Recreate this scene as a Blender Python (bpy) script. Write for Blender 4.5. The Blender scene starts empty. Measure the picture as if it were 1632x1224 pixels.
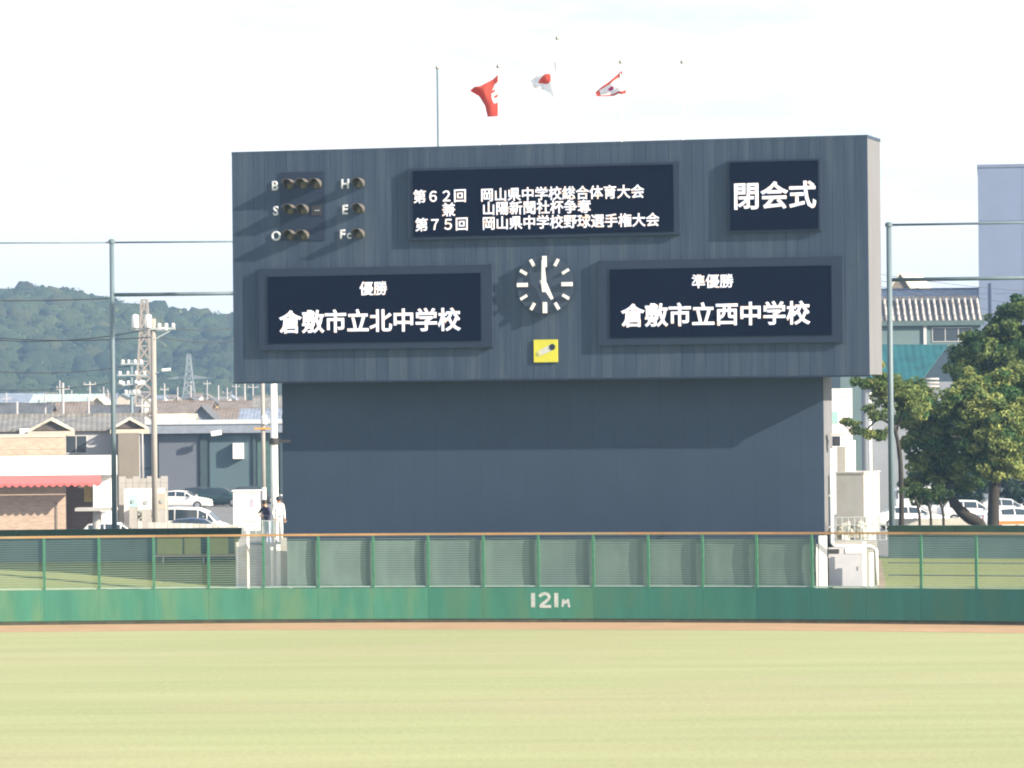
import bpy, math, random
import numpy as np
from mathutils import Vector, Matrix
random.seed(7); rng = np.random.default_rng(7)
scene = bpy.context.scene
COL = scene.collection
rad = math.radians

# ------------------------------------------------------------ camera
F_PX, HZ, ROLL, CAMZ = 6562.0, 640.0, rad(0.57), 8.05
PITCH = math.atan((HZ - 612) / F_PX)
Fw = Vector((0, math.cos(PITCH), math.sin(PITCH)))
R0 = Vector((1, 0, 0)); U0 = Vector((0, -math.sin(PITCH), math.cos(PITCH)))
Rt = math.cos(ROLL) * R0 - math.sin(ROLL) * U0
Up = math.cos(ROLL) * U0 + math.sin(ROLL) * R0
EYE = Vector((0, 0, CAMZ))
cam = bpy.data.cameras.new('camera'); camo = bpy.data.objects.new('camera', cam); COL.objects.link(camo)
cam.lens = F_PX / 1632 * 36; cam.sensor_width = 36; cam.clip_start = 1; cam.clip_end = 9000
M4 = Matrix((Rt, Up, -Fw)).transposed().to_4x4(); M4.translation = EYE
camo.matrix_world = M4
scene.camera = camo

# ------------------------------------------------------------ world, sun, exposure
TH = rad(15.6)                                   # yaw of the scoreboard
BU = Vector((math.cos(TH), -math.sin(TH), 0)); BN = Vector((-math.sin(TH), -math.cos(TH), 0))
SUN = (BU * 4.4 + BN * 1.0 + Vector((0, 0, 2.1))).normalized()
s_el = math.asin(SUN.z); s_az = math.atan2(SUN.x, SUN.y)
world = bpy.data.worlds.new('World'); scene.world = world; world.use_nodes = True
nt = world.node_tree; nt.nodes.clear()
wo = nt.nodes.new('ShaderNodeOutputWorld'); bg = nt.nodes.new('ShaderNodeBackground')
sky = nt.nodes.new('ShaderNodeTexSky'); sky.sky_type = 'NISHITA'; sky.sun_disc = False
sky.sun_elevation = s_el; sky.sun_rotation = s_az; sky.altitude = 0; sky.air_density = 1.0; sky.dust_density = 1.2; sky.ozone_density = 1
bg.inputs['Strength'].default_value = 0.11
# thin bright cloud over most of the sky with bluish gaps
tc = nt.nodes.new('ShaderNodeTexCoord'); mp = nt.nodes.new('ShaderNodeMapping'); mp.inputs['Scale'].default_value = (7, 7, 26)
mp.inputs['Location'].default_value = (0.35, 0, 0.2)
nz = nt.nodes.new('ShaderNodeTexNoise'); nz.inputs['Scale'].default_value = 1.3; nz.inputs['Detail'].default_value = 6; nz.inputs['Roughness'].default_value = .55
cr = nt.nodes.new('ShaderNodeMapRange'); cr.inputs['From Min'].default_value = .50; cr.inputs['From Max'].default_value = .66
cr.inputs['To Min'].default_value = 0.06; cr.inputs['To Max'].default_value = 1.0
mx = nt.nodes.new('ShaderNodeMix'); mx.data_type = 'RGBA'; mx.inputs[7].default_value = (5.0, 5.0, 5.05, 1)
nt.links.new(tc.outputs['Generated'], mp.inputs['Vector']); nt.links.new(mp.outputs[0], nz.inputs['Vector'])
# cloud banks crowd toward the horizon; unseen sky overhead thinned for bluer ambient light
sx = nt.nodes.new('ShaderNodeSeparateXYZ'); nt.links.new(tc.outputs['Generated'], sx.inputs[0])
hr = nt.nodes.new('ShaderNodeMapRange'); hr.inputs['From Min'].default_value = 0; hr.inputs['From Max'].default_value = .5; hr.inputs['To Min'].default_value = .185; hr.inputs['To Max'].default_value = .03
nt.links.new(sx.outputs['Z'], hr.inputs['Value'])
ad = nt.nodes.new('ShaderNodeMath'); ad.operation = 'ADD'; nt.links.new(nz.outputs['Fac'], ad.inputs[0]); nt.links.new(hr.outputs[0], ad.inputs[1])
nt.links.new(ad.outputs[0], cr.inputs['Value']); nt.links.new(cr.outputs[0], mx.inputs[0])
nt.links.new(sky.outputs[0], mx.inputs[6]); nt.links.new(mx.outputs[2], bg.inputs['Color']); nt.links.new(bg.outputs[0], wo.inputs['Surface'])
sl = bpy.data.lights.new('sun', 'SUN'); sl.energy = 4.8; sl.angle = rad(0.55); sl.color = (1.0, .87, .69)
so = bpy.data.objects.new('sun', sl); COL.objects.link(so); so.location = (60, -30, 60)
so.rotation_euler = SUN.to_track_quat('Z', 'Y').to_euler()
scene.view_settings.view_transform = 'Standard'; scene.view_settings.look = 'None'
scene.view_settings.gamma = 1; scene.view_settings.exposure = 1.25; scene.view_settings.use_curve_mapping = False
scene.cycles.filter_width = 2.0
scene.cycles.max_bounces = 6; scene.cycles.transparent_max_bounces = 16; scene.cycles.volume_bounces = 0

# ------------------------------------------------------------ projection helpers
def ray(px, py):
    return Fw + Rt * ((px - 816) / F_PX) - Up * ((py - 612) / F_PX)
def P(px, py, Y):
    d = ray(px, py); return EYE + d * (Y / d.y)
def X(px, Y, py=640): return P(px, py, Y).x
def Z(py, Y, px=816): return P(px, py, Y).z

# ------------------------------------------------------------ materials
MATS = {}
def mat(name, rgb, rough=.75, var=.12, scale=2.0, metal=0, rand=0.0, bump=0.0, stretch=(1, 1, 1), emit=0, alpha=1, spec=None, dirt=None, dscale=1.0):
    if name in MATS: return MATS[name]
    m = bpy.data.materials.new(name); m.use_nodes = True; n = m.node_tree.nodes; L = m.node_tree.links
    b = n['Principled BSDF']; b.inputs['Roughness'].default_value = rough; b.inputs['Metallic'].default_value = metal
    if spec is not None: b.inputs['Specular IOR Level'].default_value = spec
    t = n.new('ShaderNodeTexCoord'); mpn = n.new('ShaderNodeMapping'); mpn.inputs['Scale'].default_value = stretch
    L.new(t.outputs['Object'], mpn.inputs['Vector'])
    z = n.new('ShaderNodeTexNoise'); z.inputs['Scale'].default_value = scale; z.inputs['Detail'].default_value = 5; z.inputs['Roughness'].default_value = .6
    L.new(mpn.outputs[0], z.inputs['Vector'])
    mr = n.new('ShaderNodeMapRange'); mr.inputs['From Min'].default_value = .3; mr.inputs['From Max'].default_value = .7
    mr.inputs['To Min'].default_value = 1 - var; mr.inputs['To Max'].default_value = 1 + var
    L.new(z.outputs['Fac'], mr.inputs['Value'])
    fac = mr.outputs[0]
    if rand:
        oi = n.new('ShaderNodeObjectInfo'); r2 = n.new('ShaderNodeMapRange'); r2.inputs['To Min'].default_value = 1 - rand; r2.inputs['To Max'].default_value = 1 + rand
        L.new(oi.outputs['Random'], r2.inputs['Value']); mm = n.new('ShaderNodeMath'); mm.operation = 'MULTIPLY'
        L.new(fac, mm.inputs[0]); L.new(r2.outputs[0], mm.inputs[1]); fac = mm.outputs[0]
    vm = n.new('ShaderNodeVectorMath'); vm.operation = 'SCALE'; vm.inputs[0].default_value = rgb
    L.new(fac, vm.inputs['Scale']); out = vm.outputs[0]
    if dirt:
        z2 = n.new('ShaderNodeTexNoise'); z2.inputs['Scale'].default_value = dscale; z2.inputs['Detail'].default_value = 4
        off = n.new('ShaderNodeMapping'); off.inputs['Location'].default_value = (13, 7, 5); off.inputs['Scale'].default_value = stretch
        L.new(t.outputs['Object'], off.inputs['Vector']); L.new(off.outputs[0], z2.inputs['Vector'])
        m2 = n.new('ShaderNodeMapRange'); m2.inputs['From Min'].default_value = .48; m2.inputs['From Max'].default_value = .68; m2.inputs['To Max'].default_value = .75
        L.new(z2.outputs['Fac'], m2.inputs['Value'])
        mi = n.new('ShaderNodeMix'); mi.data_type = 'RGBA'; L.new(m2.outputs[0], mi.inputs[0]); L.new(out, mi.inputs[6]); mi.inputs[7].default_value = (*dirt, 1)
        out = mi.outputs[2]
    L.new(out, b.inputs['Base Color'])
    if emit: L.new(out, b.inputs['Emission Color']); b.inputs['Emission Strength'].default_value = emit
    if alpha < 1: b.inputs['Alpha'].default_value = alpha
    if bump:
        bp = n.new('ShaderNodeBump'); bp.inputs['Strength'].default_value = bump; bp.inputs['Distance'].default_value = .03
        z3 = n.new('ShaderNodeTexNoise'); z3.inputs['Scale'].default_value = scale * 6; z3.inputs['Detail'].default_value = 4
        L.new(mpn.outputs[0], z3.inputs['Vector']); L.new(z3.outputs['Fac'], bp.inputs['Height']); L.new(bp.outputs[0], b.inputs['Normal'])
    MATS[name] = m; return m

def attr_mat(name, rough=.9, transl=0.0, bump=0):
    m = bpy.data.materials.new(name); m.use_nodes = True; n = m.node_tree.nodes; L = m.node_tree.links
    b = n['Principled BSDF']; b.inputs['Roughness'].default_value = rough; b.inputs['Specular IOR Level'].default_value = .2
    a = n.new('ShaderNodeAttribute'); a.attribute_name = 'tint'
    L.new(a.outputs['Color'], b.inputs['Base Color'])
    if bump:
        t = n.new('ShaderNodeTexCoord'); z = n.new('ShaderNodeTexNoise'); z.inputs['Scale'].default_value = bump; z.inputs['Detail'].default_value = 6; z.inputs['Roughness'].default_value = .7
        L.new(t.outputs['Object'], z.inputs['Vector'])
        bp = n.new('ShaderNodeBump'); bp.inputs['Strength'].default_value = 1; bp.inputs['Distance'].default_value = 2.5
        L.new(z.outputs['Fac'], bp.inputs['Height']); L.new(bp.outputs[0], b.inputs['Normal'])
    if transl:
        tr = n.new('ShaderNodeBsdfTranslucent'); L.new(a.outputs['Color'], tr.inputs['Color'])
        mxs = n.new('ShaderNodeMixShader'); mxs.inputs[0].default_value = transl
        L.new(b.outputs[0], mxs.inputs[1]); L.new(tr.outputs[0], mxs.inputs[2]); L.new(mxs.outputs[0], n['Material Output'].inputs['Surface'])
    return m

M_board = mat('board_paint', (.039, .061, .101), .62, .10, .9, stretch=(3.0, 1, .22), rand=.035, spec=.25, dirt=(.066, .092, .128), dscale=.9)
M_boardlow = mat('board_wall_paint', (.040, .062, .102), .65, .08, .35, spec=.25)
M_frame = mat('screen_frame_paint', (.020, .032, .060), .6, .08, 2, spec=.25)
M_side = mat('board_side_paint', (.15, .153, .165), .7, .08, 1.2, stretch=(1, 1, .3))
M_black = mat('screen_black', (.003, .006, .020), .7, .1, 4, spec=.02)
M_hood = mat('lamp_hood_black', (.13, .12, .11), .35, .1, 4)
M_lampglass = mat('unlit_lamp_glass', (.09, .085, .05), .25, .2, 5)
M_white = mat('white_paint', (.78, .78, .76), .6, .06, 2)
M_whitebd = mat('white_numerals', (.55, .58, .62), .6, .08, 8)
M_yellow = mat('yellow_sign_paint', (.62, .58, .05), .5, .06, 3)
M_dark = mat('dark_paint', (.03, .03, .035), .5, .1, 3)
M_steel = mat('galvanised_steel', (.42, .46, .46), .5, .12, 3, metal=.2, stretch=(1, 1, .3))
M_netpole = mat('weathered_net_pole', (.115, .165, .19), .55, .15, 2, stretch=(1, 1, .2))
M_cable = mat('cable_black', (.05, .05, .055), .7)
M_concrete = mat('concrete', (.40, .39, .37), .9, .12, 1.5, bump=.3)
M_concretel = mat('pale_concrete', (.40, .39, .37), .9, .07, 2.5, bump=.15, dirt=(.34, .33, .30), dscale=1.2)
M_polecon = mat('pole_concrete', (.30, .285, .26), .9, .1, 2, stretch=(1, 1, .3))
M_fencegreen = mat('fence_green', (.035, .15, .09), .55, .2, 2.0, dirt=(.10, .24, .13), dscale=3)
M_wire = mat('green_wire', (.22, .33, .29), .6, .1, 3)
M_orange = mat('orange_pad', (.36, .215, .09), .7, .25, .5, dirt=(.30, .26, .15), dscale=.35)
M_capgreen = mat('green_wall_cap', (.018, .055, .033), .7, .25, 1.5)
M_bankwall = mat('bank_wall_paint', (.10, .17, .18), .8, .12, 1.2)
M_glass = mat('window_glass', (.03, .045, .06), .12, .15, .5, spec=.6)
M_tyre = mat('tyre_rubber', (.02, .02, .02), .85)
M_rim = mat('wheel_rim', (.45, .46, .48), .3, .05, 3, metal=.7)
M_skin = mat('skin', (.45, .28, .19), .6, .06, 8)
M_hair = mat('black_hair', (.015, .013, .013), .6, .1, 12)

# wall paint: faded green with vertical staining, panels vary, with sun falloff painted in rightward
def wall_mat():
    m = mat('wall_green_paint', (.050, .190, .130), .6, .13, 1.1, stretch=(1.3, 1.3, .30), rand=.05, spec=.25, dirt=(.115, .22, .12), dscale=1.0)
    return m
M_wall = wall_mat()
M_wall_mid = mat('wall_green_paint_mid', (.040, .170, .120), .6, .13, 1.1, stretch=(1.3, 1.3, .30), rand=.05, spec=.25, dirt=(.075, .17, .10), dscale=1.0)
M_wall_halfshade = mat('wall_green_paint_halfshade', (.033, .147, .112), .6, .12, 1.1, stretch=(1.3, 1.3, .30), rand=.05, spec=.25, dirt=(.06, .142, .09), dscale=1.0)
M_wall_shade = mat('wall_green_paint_shade', (.026, .125, .105), .6, .11, 1.1, stretch=(1.3, 1.3, .30), rand=.04, spec=.25, dirt=(.045, .115, .08), dscale=1.0)
M_wallbase = mat('wall_base_rubber', (.055, .06, .04), .9, .3, 2)

def grass_mat(name, c1, c2, c3, band=1.0):
    m = bpy.data.materials.new(name); m.use_nodes = True; n = m.node_tree.nodes; L = m.node_tree.links
    b = n['Principled BSDF']; b.inputs['Roughness'].default_value = .95; b.inputs['Specular IOR Level'].default_value = .1
    t = n.new('ShaderNodeTexCoord')
    def noise(sc, st, lo, hi, det=5, loc=(0, 0, 0)):
        mpn = n.new('ShaderNodeMapping'); mpn.inputs['Scale'].default_value = st; mpn.inputs['Location'].default_value = loc
        L.new(t.outputs['Object'], mpn.inputs['Vector']); z = n.new('ShaderNodeTexNoise'); z.inputs['Scale'].default_value = sc; z.inputs['Detail'].default_value = det
        z.inputs['Roughness'].default_value = .62
        L.new(mpn.outputs[0], z.inputs['Vector']); r = n.new('ShaderNodeMapRange'); r.inputs['From Min'].default_value = lo; r.inputs['From Max'].default_value = hi
        L.new(z.outputs['Fac'], r.inputs['Value']); return r.outputs[0], z.outputs['Fac']
    f1, _ = noise(.13, (.5, 1.6, 1), .35, .68)
    f2, _ = noise(.045, (1, 1.5, 1), .50, .68, loc=(4, 9, 0))
    f3, raw = noise(5, (1, 1, 1), .25, .75)
    mi = n.new('ShaderNodeMix'); mi.data_type = 'RGBA'; mi.inputs[6].default_value = (*c1, 1); mi.inputs[7].default_value = (*c2, 1); L.new(f1, mi.inputs[0])
    mj = n.new('ShaderNodeMix'); mj.data_type = 'RGBA'; L.new(mi.outputs[2], mj.inputs[6]); mj.inputs[7].default_value = (*c3, 1); L.new(f2, mj.inputs[0])
    vm = n.new('ShaderNodeVectorMath'); vm.operation = 'SCALE'; L.new(mj.outputs[2], vm.inputs[0])
    r = n.new('ShaderNodeMapRange'); r.inputs['To Min'].default_value = .92; r.inputs['To Max'].default_value = 1.08; L.new(f3, r.inputs['Value'])
    # mowing passes, a few metres wide and never quite regular
    f4, _ = noise(.45, (.10, 1, 1), .36, .66, det=6, loc=(2, 3, 0))
    r4 = n.new('ShaderNodeMapRange'); r4.inputs['To Min'].default_value = 1 - .07 * band; r4.inputs['To Max'].default_value = 1 + .04 * band; L.new(f4, r4.inputs['Value'])
    mm = n.new('ShaderNodeMath'); mm.operation = 'MULTIPLY'; L.new(r.outputs[0], mm.inputs[0]); L.new(r4.outputs[0], mm.inputs[1])
    L.new(mm.outputs[0], vm.inputs['Scale']); L.new(vm.outputs[0], b.inputs['Base Color'])
    bp = n.new('ShaderNodeBump'); bp.inputs['Strength'].default_value = .5; bp.inputs['Distance'].default_value = .04
    L.new(raw, bp.inputs['Height']); L.new(bp.outputs[0], b.inputs['Normal'])
    return m
M_grass = grass_mat('outfield_turf', (.352, .366, .198), (.322, .352, .182), (.355, .350, .205))
M_lawn = grass_mat('bank_lawn', (.215, .245, .115), (.19, .225, .10), (.24, .245, .13), band=.4)
M_track = mat('clay_track', (.385, .25, .145), .95, .1, .6, bump=.2)
M_ground = mat('far_ground', (.20, .19, .17), .95, .2, .05)
M_asph = mat('parking_asphalt', (.16, .16, .16), .95, .15, .4)

# ------------------------------------------------------------ mesh builder
class MB:
    def __init__(s): s.v = []; s.f = []
    def add(s, vs, fs):
        k = len(s.v); s.v += [tuple(v) for v in vs]; s.f += [tuple(i + k for i in f) for f in fs]; return s
    def box(s, x0, x1, y0, y1, z0, z1):
        vs = [(x0, y0, z0), (x1, y0, z0), (x1, y1, z0), (x0, y1, z0), (x0, y0, z1), (x1, y0, z1), (x1, y1, z1), (x0, y1, z1)]
        return s.add(vs, [(0, 3, 2, 1), (4, 5, 6, 7), (0, 1, 5, 4), (1, 2, 6, 5), (2, 3, 7, 6), (3, 0, 4, 7)])
    def obox(s, c, ax, ay, az):
        c, ax, ay, az = map(Vector, (c, ax, ay, az)); vs = []
        for k in (-1, 1):
            for i, j in ((-1, -1), (1, -1), (1, 1), (-1, 1)): vs.append(c + ax * i + ay * j + az * k)
        return s.add(vs, [(0, 3, 2, 1), (4, 5, 6, 7), (0, 1, 5, 4), (1, 2, 6, 5), (2, 3, 7, 6), (3, 0, 4, 7)])
    def bar(s, a, b, w, h, up=(0, 0, 1)):
        a, b = Vector(a), Vector(b); d = b - a; L = d.length; d.normalize(); u = Vector(up)
        if abs(d.dot(u)) > .98: u = Vector((1, 0, 0))
        r = d.cross(u).normalized(); u = r.cross(d)
        return s.obox((a + b) / 2, r * w / 2, d * L / 2, u * h / 2)
    def tube(s, a, b, r0, r1=None, n=10, cap=True):
        r1 = r0 if r1 is None else r1; a, b = Vector(a), Vector(b); d = (b - a).normalized()
        u = d.orthogonal().normalized(); w = d.cross(u); vs = []
        for c, r in ((a, r0), (b, r1)):
            for i in range(n):
                t = 2 * math.pi * i / n; vs.append(c + u * math.cos(t) * r + w * math.sin(t) * r)
        fs = [(i, (i + 1) % n, n + (i + 1) % n, n + i) for i in range(n)]
        if cap: fs += [tuple(range(n))[::-1], tuple(range(n, 2 * n))]
        return s.add(vs, fs)
    def path(s, pts, rs, n=8):
        p = [Vector(q) for q in pts]; m = len(p); vs = []; fs = []
        T = [(p[min(i + 1, m - 1)] - p[max(i - 1, 0)]).normalized() for i in range(m)]; u = T[0].orthogonal().normalized()
        for i in range(m):
            u = (u - T[i] * u.dot(T[i])).normalized(); w = T[i].cross(u)
            for k in range(n): t = 2 * math.pi * k / n; vs.append(p[i] + (u * math.cos(t) + w * math.sin(t)) * rs[i])
        for i in range(m - 1):
            for k in range(n): fs.append((i * n + k, i * n + (k + 1) % n, (i + 1) * n + (k + 1) % n, (i + 1) * n + k))
        return s.add(vs, fs + [tuple(range(n))[::-1], tuple(range((m - 1) * n, m * n))])
    def limb(s, pts, rs, n=10, sub=4, seed=0):
        # curved, slightly gnarled sweep through the given joints
        p = [Vector(q) for q in pts]; r = random.Random(seed + len(pts)); P_ = []; R_ = []
        for i in range(len(p) - 1):
            a, b, c, d = p[max(i - 1, 0)], p[i], p[i + 1], p[min(i + 2, len(p) - 1)]
            for k in range(sub):
                t = k / sub; q = .5 * ((2 * b) + (c - a) * t + (2 * a - 5 * b + 4 * c - d) * t * t + (3 * b - a - 3 * c + d) * t ** 3)
                rr = rs[i] + (rs[i + 1] - rs[i]) * t; P_.append(q + Vector((r.uniform(-.1, .1), r.uniform(-.1, .1), 0)) * rr); R_.append(rr * r.uniform(.92, 1.08))
        P_.append(p[-1]); R_.append(rs[-1]); return s.path(P_, R_, n)
    def prism(s, poly, ext):
        e = Vector(ext); n = len(poly); p = [Vector(q) for q in poly]
        return s.add(p + [q + e for q in p], [tuple(range(n))[::-1], tuple(range(n, 2 * n))] + [(i, (i + 1) % n, n + (i + 1) % n, n + i) for i in range(n)])
    def lathe(s, prof, n=14, c=(0, 0, 0)):
        c = Vector(c); vs = []
        for r, z in prof:
            for i in range(n):
                t = 2 * math.pi * i / n; vs.append(c + Vector((r * math.cos(t), r * math.sin(t), z)))
        fs = []
        for k in range(len(prof) - 1):
            for i in range(n): fs.append((k * n + i, k * n + (i + 1) % n, (k + 1) * n + (i + 1) % n, (k + 1) * n + i))
        fs += [tuple(range(n))[::-1], tuple(range((len(prof) - 1) * n, len(prof) * n))]
        return s.add(vs, fs)
    def quad(s, a, b, c, d): return s.add([a, b, c, d], [(0, 1, 2, 3)])
    def mesh(s, name, m):
        me = bpy.data.meshes.new(name); me.from_pydata(s.v, [], s.f)
        if isinstance(m, (list, tuple)):
            for q in m: me.materials.append(q)
        elif m: me.materials.append(m)
        import bmesh
        bm = bmesh.new(); bm.from_mesh(me); bmesh.ops.recalc_face_normals(bm, faces=bm.faces); bm.to_mesh(me); bm.free()
        return me
    def build(s, name, m, parent=None, smooth=False, label=None, kind=None):
        me = s.mesh(name, m); return link(name, me, parent, smooth, label, kind)
def link(name, me, parent=None, smooth=False, label=None, kind=None):
    if smooth: me.shade_smooth()
    o = bpy.data.objects.new(name, me); COL.objects.link(o); o.parent = parent
    if label: o['label'] = label
    if kind: o['kind'] = kind
    return o
def thing(name, label, cat, loc=(0, 0, 0), rz=0, group=None):
    o = bpy.data.objects.new(name, None); COL.objects.link(o); o.location = loc; o.rotation_euler = (0, 0, rz)
    o['label'] = label; o['category'] = cat
    if group: o['group'] = group
    return o
def tag(o, label, cat, group=None):
    o['label'] = label; o['category'] = cat
    if group: o['group'] = group
    return o
def struct(name, mb, m, smooth=False):
    o = mb.build(name, m, None, smooth); o['kind'] = 'structure'; return o
def copy_tree(o, parent=None):
    c = o.copy(); COL.objects.link(c); c.parent = parent
    for ch in [q for q in bpy.data.objects if q.parent == o]: copy_tree(ch, c)
    return c
def fastmesh(name, V, Fq, tint=None, m=None):
    V = np.asarray(V, dtype=np.float32); Fq = np.asarray(Fq, dtype=np.int32); k = Fq.shape[1]
    me = bpy.data.meshes.new(name); me.vertices.add(len(V)); me.vertices.foreach_set('co', V.ravel())
    me.loops.add(Fq.size); me.loops.foreach_set('vertex_index', Fq.ravel()); me.polygons.add(len(Fq))
    me.polygons.foreach_set('loop_start', np.arange(0, Fq.size, k, dtype=np.int32)); me.update(calc_edges=True)
    if tint is not None:
        a = me.attributes.new('tint', 'FLOAT_COLOR', 'FACE'); c = np.ones((len(Fq), 4), np.float32); c[:, :3] = tint; a.data.foreach_set('color', c.ravel())
    if m: me.materials.append(m)
    return me

# ------------------------------------------------------------ outfield wall arc
def gp(px, py, z=0):
    d = ray(px, py); k = (z - CAMZ) / d.z; return EYE + d * k
A_, B_, C_ = gp(0, 997), gp(816, 992), gp(1632, 997)
def circ(a, b, c):
    ax, ay, bx, by, cx, cy = a.x, a.y, b.x, b.y, c.x, c.y
    D = 2 * (ax * (by - cy) + bx * (cy - ay) + cx * (ay - by))
    ux = ((ax**2 + ay**2) * (by - cy) + (bx**2 + by**2) * (cy - ay) + (cx**2 + cy**2) * (ay - by)) / D
    uy = ((ax**2 + ay**2) * (cx - bx) + (bx**2 + by**2) * (ax - cx) + (cx**2 + cy**2) * (bx - ax)) / D
    return Vector((ux, uy, 0)), math.hypot(ax - ux, ay - uy)
CC, RR = circ(A_, B_, C_)
def arc(a, r, z): return Vector((CC.x + r * math.sin(a), CC.y + r * math.cos(a), z))
def arc_ang(px, r=None):
    r = r or RR; d = ray(px, 900); dx, dy = d.x, d.y
    # intersect 2-D ray from origin with circle
    a = dx * dx + dy * dy; b = -2 * (dx * CC.x + dy * CC.y); c = CC.x**2 + CC.y**2 - r * r
    t = (-b + math.sqrt(b * b - 4 * a * c)) / (2 * a); return math.atan2(dx * t - CC.x, dy * t - CC.y)
H1, H2 = 1.27, 3.24
def ring(r0, r1, z0, z1, a0, a1, n):
    mb = MB()
    vs = []; fs = []
    for i in range(n + 1):
        a = a0 + (a1 - a0) * i / n; vs += [arc(a, r0, z0), arc(a, r1, z1)]
    for i in range(n): fs.append((2 * i, 2 * i + 2, 2 * i + 3, 2 * i + 1))
    return mb.add(vs, fs)

# ground: one sheet to the horizon, asphalt car park, turf, clay track, lawn bank
struct('ground', MB().quad((-3000, -60, -.02), (3000, -60, -.02), (3000, 5000, -.02), (-3000, 5000, -.02)), M_ground)
struct('parking_lot', MB().quad((-60, 175, -.01), (60, 175, -.01), (60, 345, -.01), (-60, 345, -.01)), M_asph)
TR = RR - 4.55
mb = MB(); N = 64; a0, a1 = -.75, .65
pts = [arc(a0 + (a1 - a0) * i / N, TR, 0) for i in range(N + 1)]
near = [Vector((p.x * 1.15 if True else 0, 0, 0)) for p in pts]
near = [Vector((-80 + 160 * i / N, -10, 0)) for i in range(N + 1)]
for i in range(N): mb.quad(near[i], near[i + 1], pts[i + 1], pts[i])
struct('outfield_grass', mb, M_grass)
struct('warning_track', ring(TR - .02, RR + .05, .004, .004, a0, a1, 64), M_track)
struct('lawn_bank', ring(RR + .25, RR + 12.6, .25, .25 + .133 * 12.35, a0, a1, 48), M_lawn)

aq, bq = arc_ang(1385, RR + .6), arc_ang(1424, RR + .6)
dp = MB()
for i in range(8):
    r0_, r1_ = RR + .3 + 11.8 * i / 8, RR + .3 + 11.8 * (i + 1) / 8; z0q, z1q = .256 + .133 * (r0_ - RR - .25), .256 + .133 * (r1_ - RR - .25); j0, j1 = random.uniform(-.002, .002), 0
    dp.quad(arc(arc_ang(1385, r0_), r0_, z0q), arc(arc_ang(1420 - 2 * i, r0_), r0_, z0q), arc(arc_ang(1418 - 2 * i, r1_), r1_, z1q), arc(arc_ang(1385, r1_), r1_, z1q))
struct('dirt_path', dp, mat('bare_soil', (.26, .20, .15), .95, .2, 1.5))
# outfield wall: panels, rubber base strip, coping
POSTS = [-105, -17.5, 70, 157.5, 244.5, 332, 419.5, 507, 594.5, 682, 770, 857.5, 945, 1032.5, 1119, 1205, 1293, 1380, 1467, 1555, 1642, 1729]
ANG = [arc_ang(p) for p in POSTS]
wall = thing('outfield_wall', 'faded green outfield wall marked 121 running along the clay track', 'wall', tuple(arc(arc_ang(816), RR, 0)))
O = Vector(wall.location)
def loc(v, o): return Vector(v) - o
for i in range(len(ANG) - 1):
    b0, b1 = ANG[i], ANG[i + 1]; g = .003 / RR * 1.0
    mb = MB(); n = 3
    for k in range(n):
        c0 = b0 + g + (b1 - b0 - 2 * g) * k / n; c1 = b0 + g + (b1 - b0 - 2 * g) * (k + 1) / n
        p = [arc(c0, RR, .14), arc(c1, RR, .14), arc(c1, RR + .16, .14), arc(c0, RR + .16, .14), arc(c0, RR, H1), arc(c1, RR, H1), arc(c1, RR + .16, H1), arc(c0, RR + .16, H1)]
        mb.add([loc(q, O) for q in p], [(0, 3, 2, 1), (4, 5, 6, 7), (0, 1, 5, 4), (2, 3, 7, 6)] + ([(3, 0, 4, 7)] if k == 0 else []) + ([(1, 2, 6, 5)] if k == n - 1 else []))
    mb.build('wall_panel', M_wall if POSTS[i] < 650 else (M_wall_mid if POSTS[i] < 930 else (M_wall_halfshade if POSTS[i] < 1200 else M_wall_shade)), wall)  # panel paint steps darker rightward, colouring in the sun's grazing falloff
def arcbox(r0, r1, z0, z1, b0, b1, n, o):
    mb = MB(); vs = []
    for i in range(n + 1):
        a = b0 + (b1 - b0) * i / n; vs += [loc(arc(a, r, z), o) for r, z in ((r0, z0), (r1, z0), (r1, z1), (r0, z1))]
    fs = []
    for i in range(n):
        for k in range(4): fs.append((4 * i + k, 4 * i + (k + 1) % 4, 4 * i + 4 + (k + 1) % 4, 4 * i + 4 + k))
    fs += [(0, 1, 2, 3), (4 * n, 4 * n + 1, 4 * n + 2, 4 * n + 3)]
    return mb.add(vs, fs)
arcbox(RR + .02, RR + .17, 0, .135, ANG[0], ANG[-1], 40, O).build('base_strip', M_wallbase, wall)
arcbox(RR + .165, RR + .245, 0, H1 - .02, ANG[0], ANG[-1], 40, O).build('backing', M_concrete, wall)

# text helper: flat lettering from the built-in font
def text_mesh(body, size, offset=0.0, extr=0.0, m=None, name='lettering'):
    cu = bpy.data.curves.new('tmp', 'FONT'); cu.body = body; cu.size = size; cu.offset = 0; cu.bevel_depth = offset; cu.bevel_resolution = 0; cu.extrude = extr; cu.resolution_u = 3
    o = bpy.data.objects.new('tmp', cu); COL.objects.link(o); bpy.context.view_layer.update()
    me = bpy.data.meshes.new_from_object(o.evaluated_get(bpy.context.evaluated_depsgraph_get()))
    bpy.data.objects.remove(o); bpy.data.curves.remove(cu)
    me.name = name; me.materials.clear(); me.materials.append(m)
    return me
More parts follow.
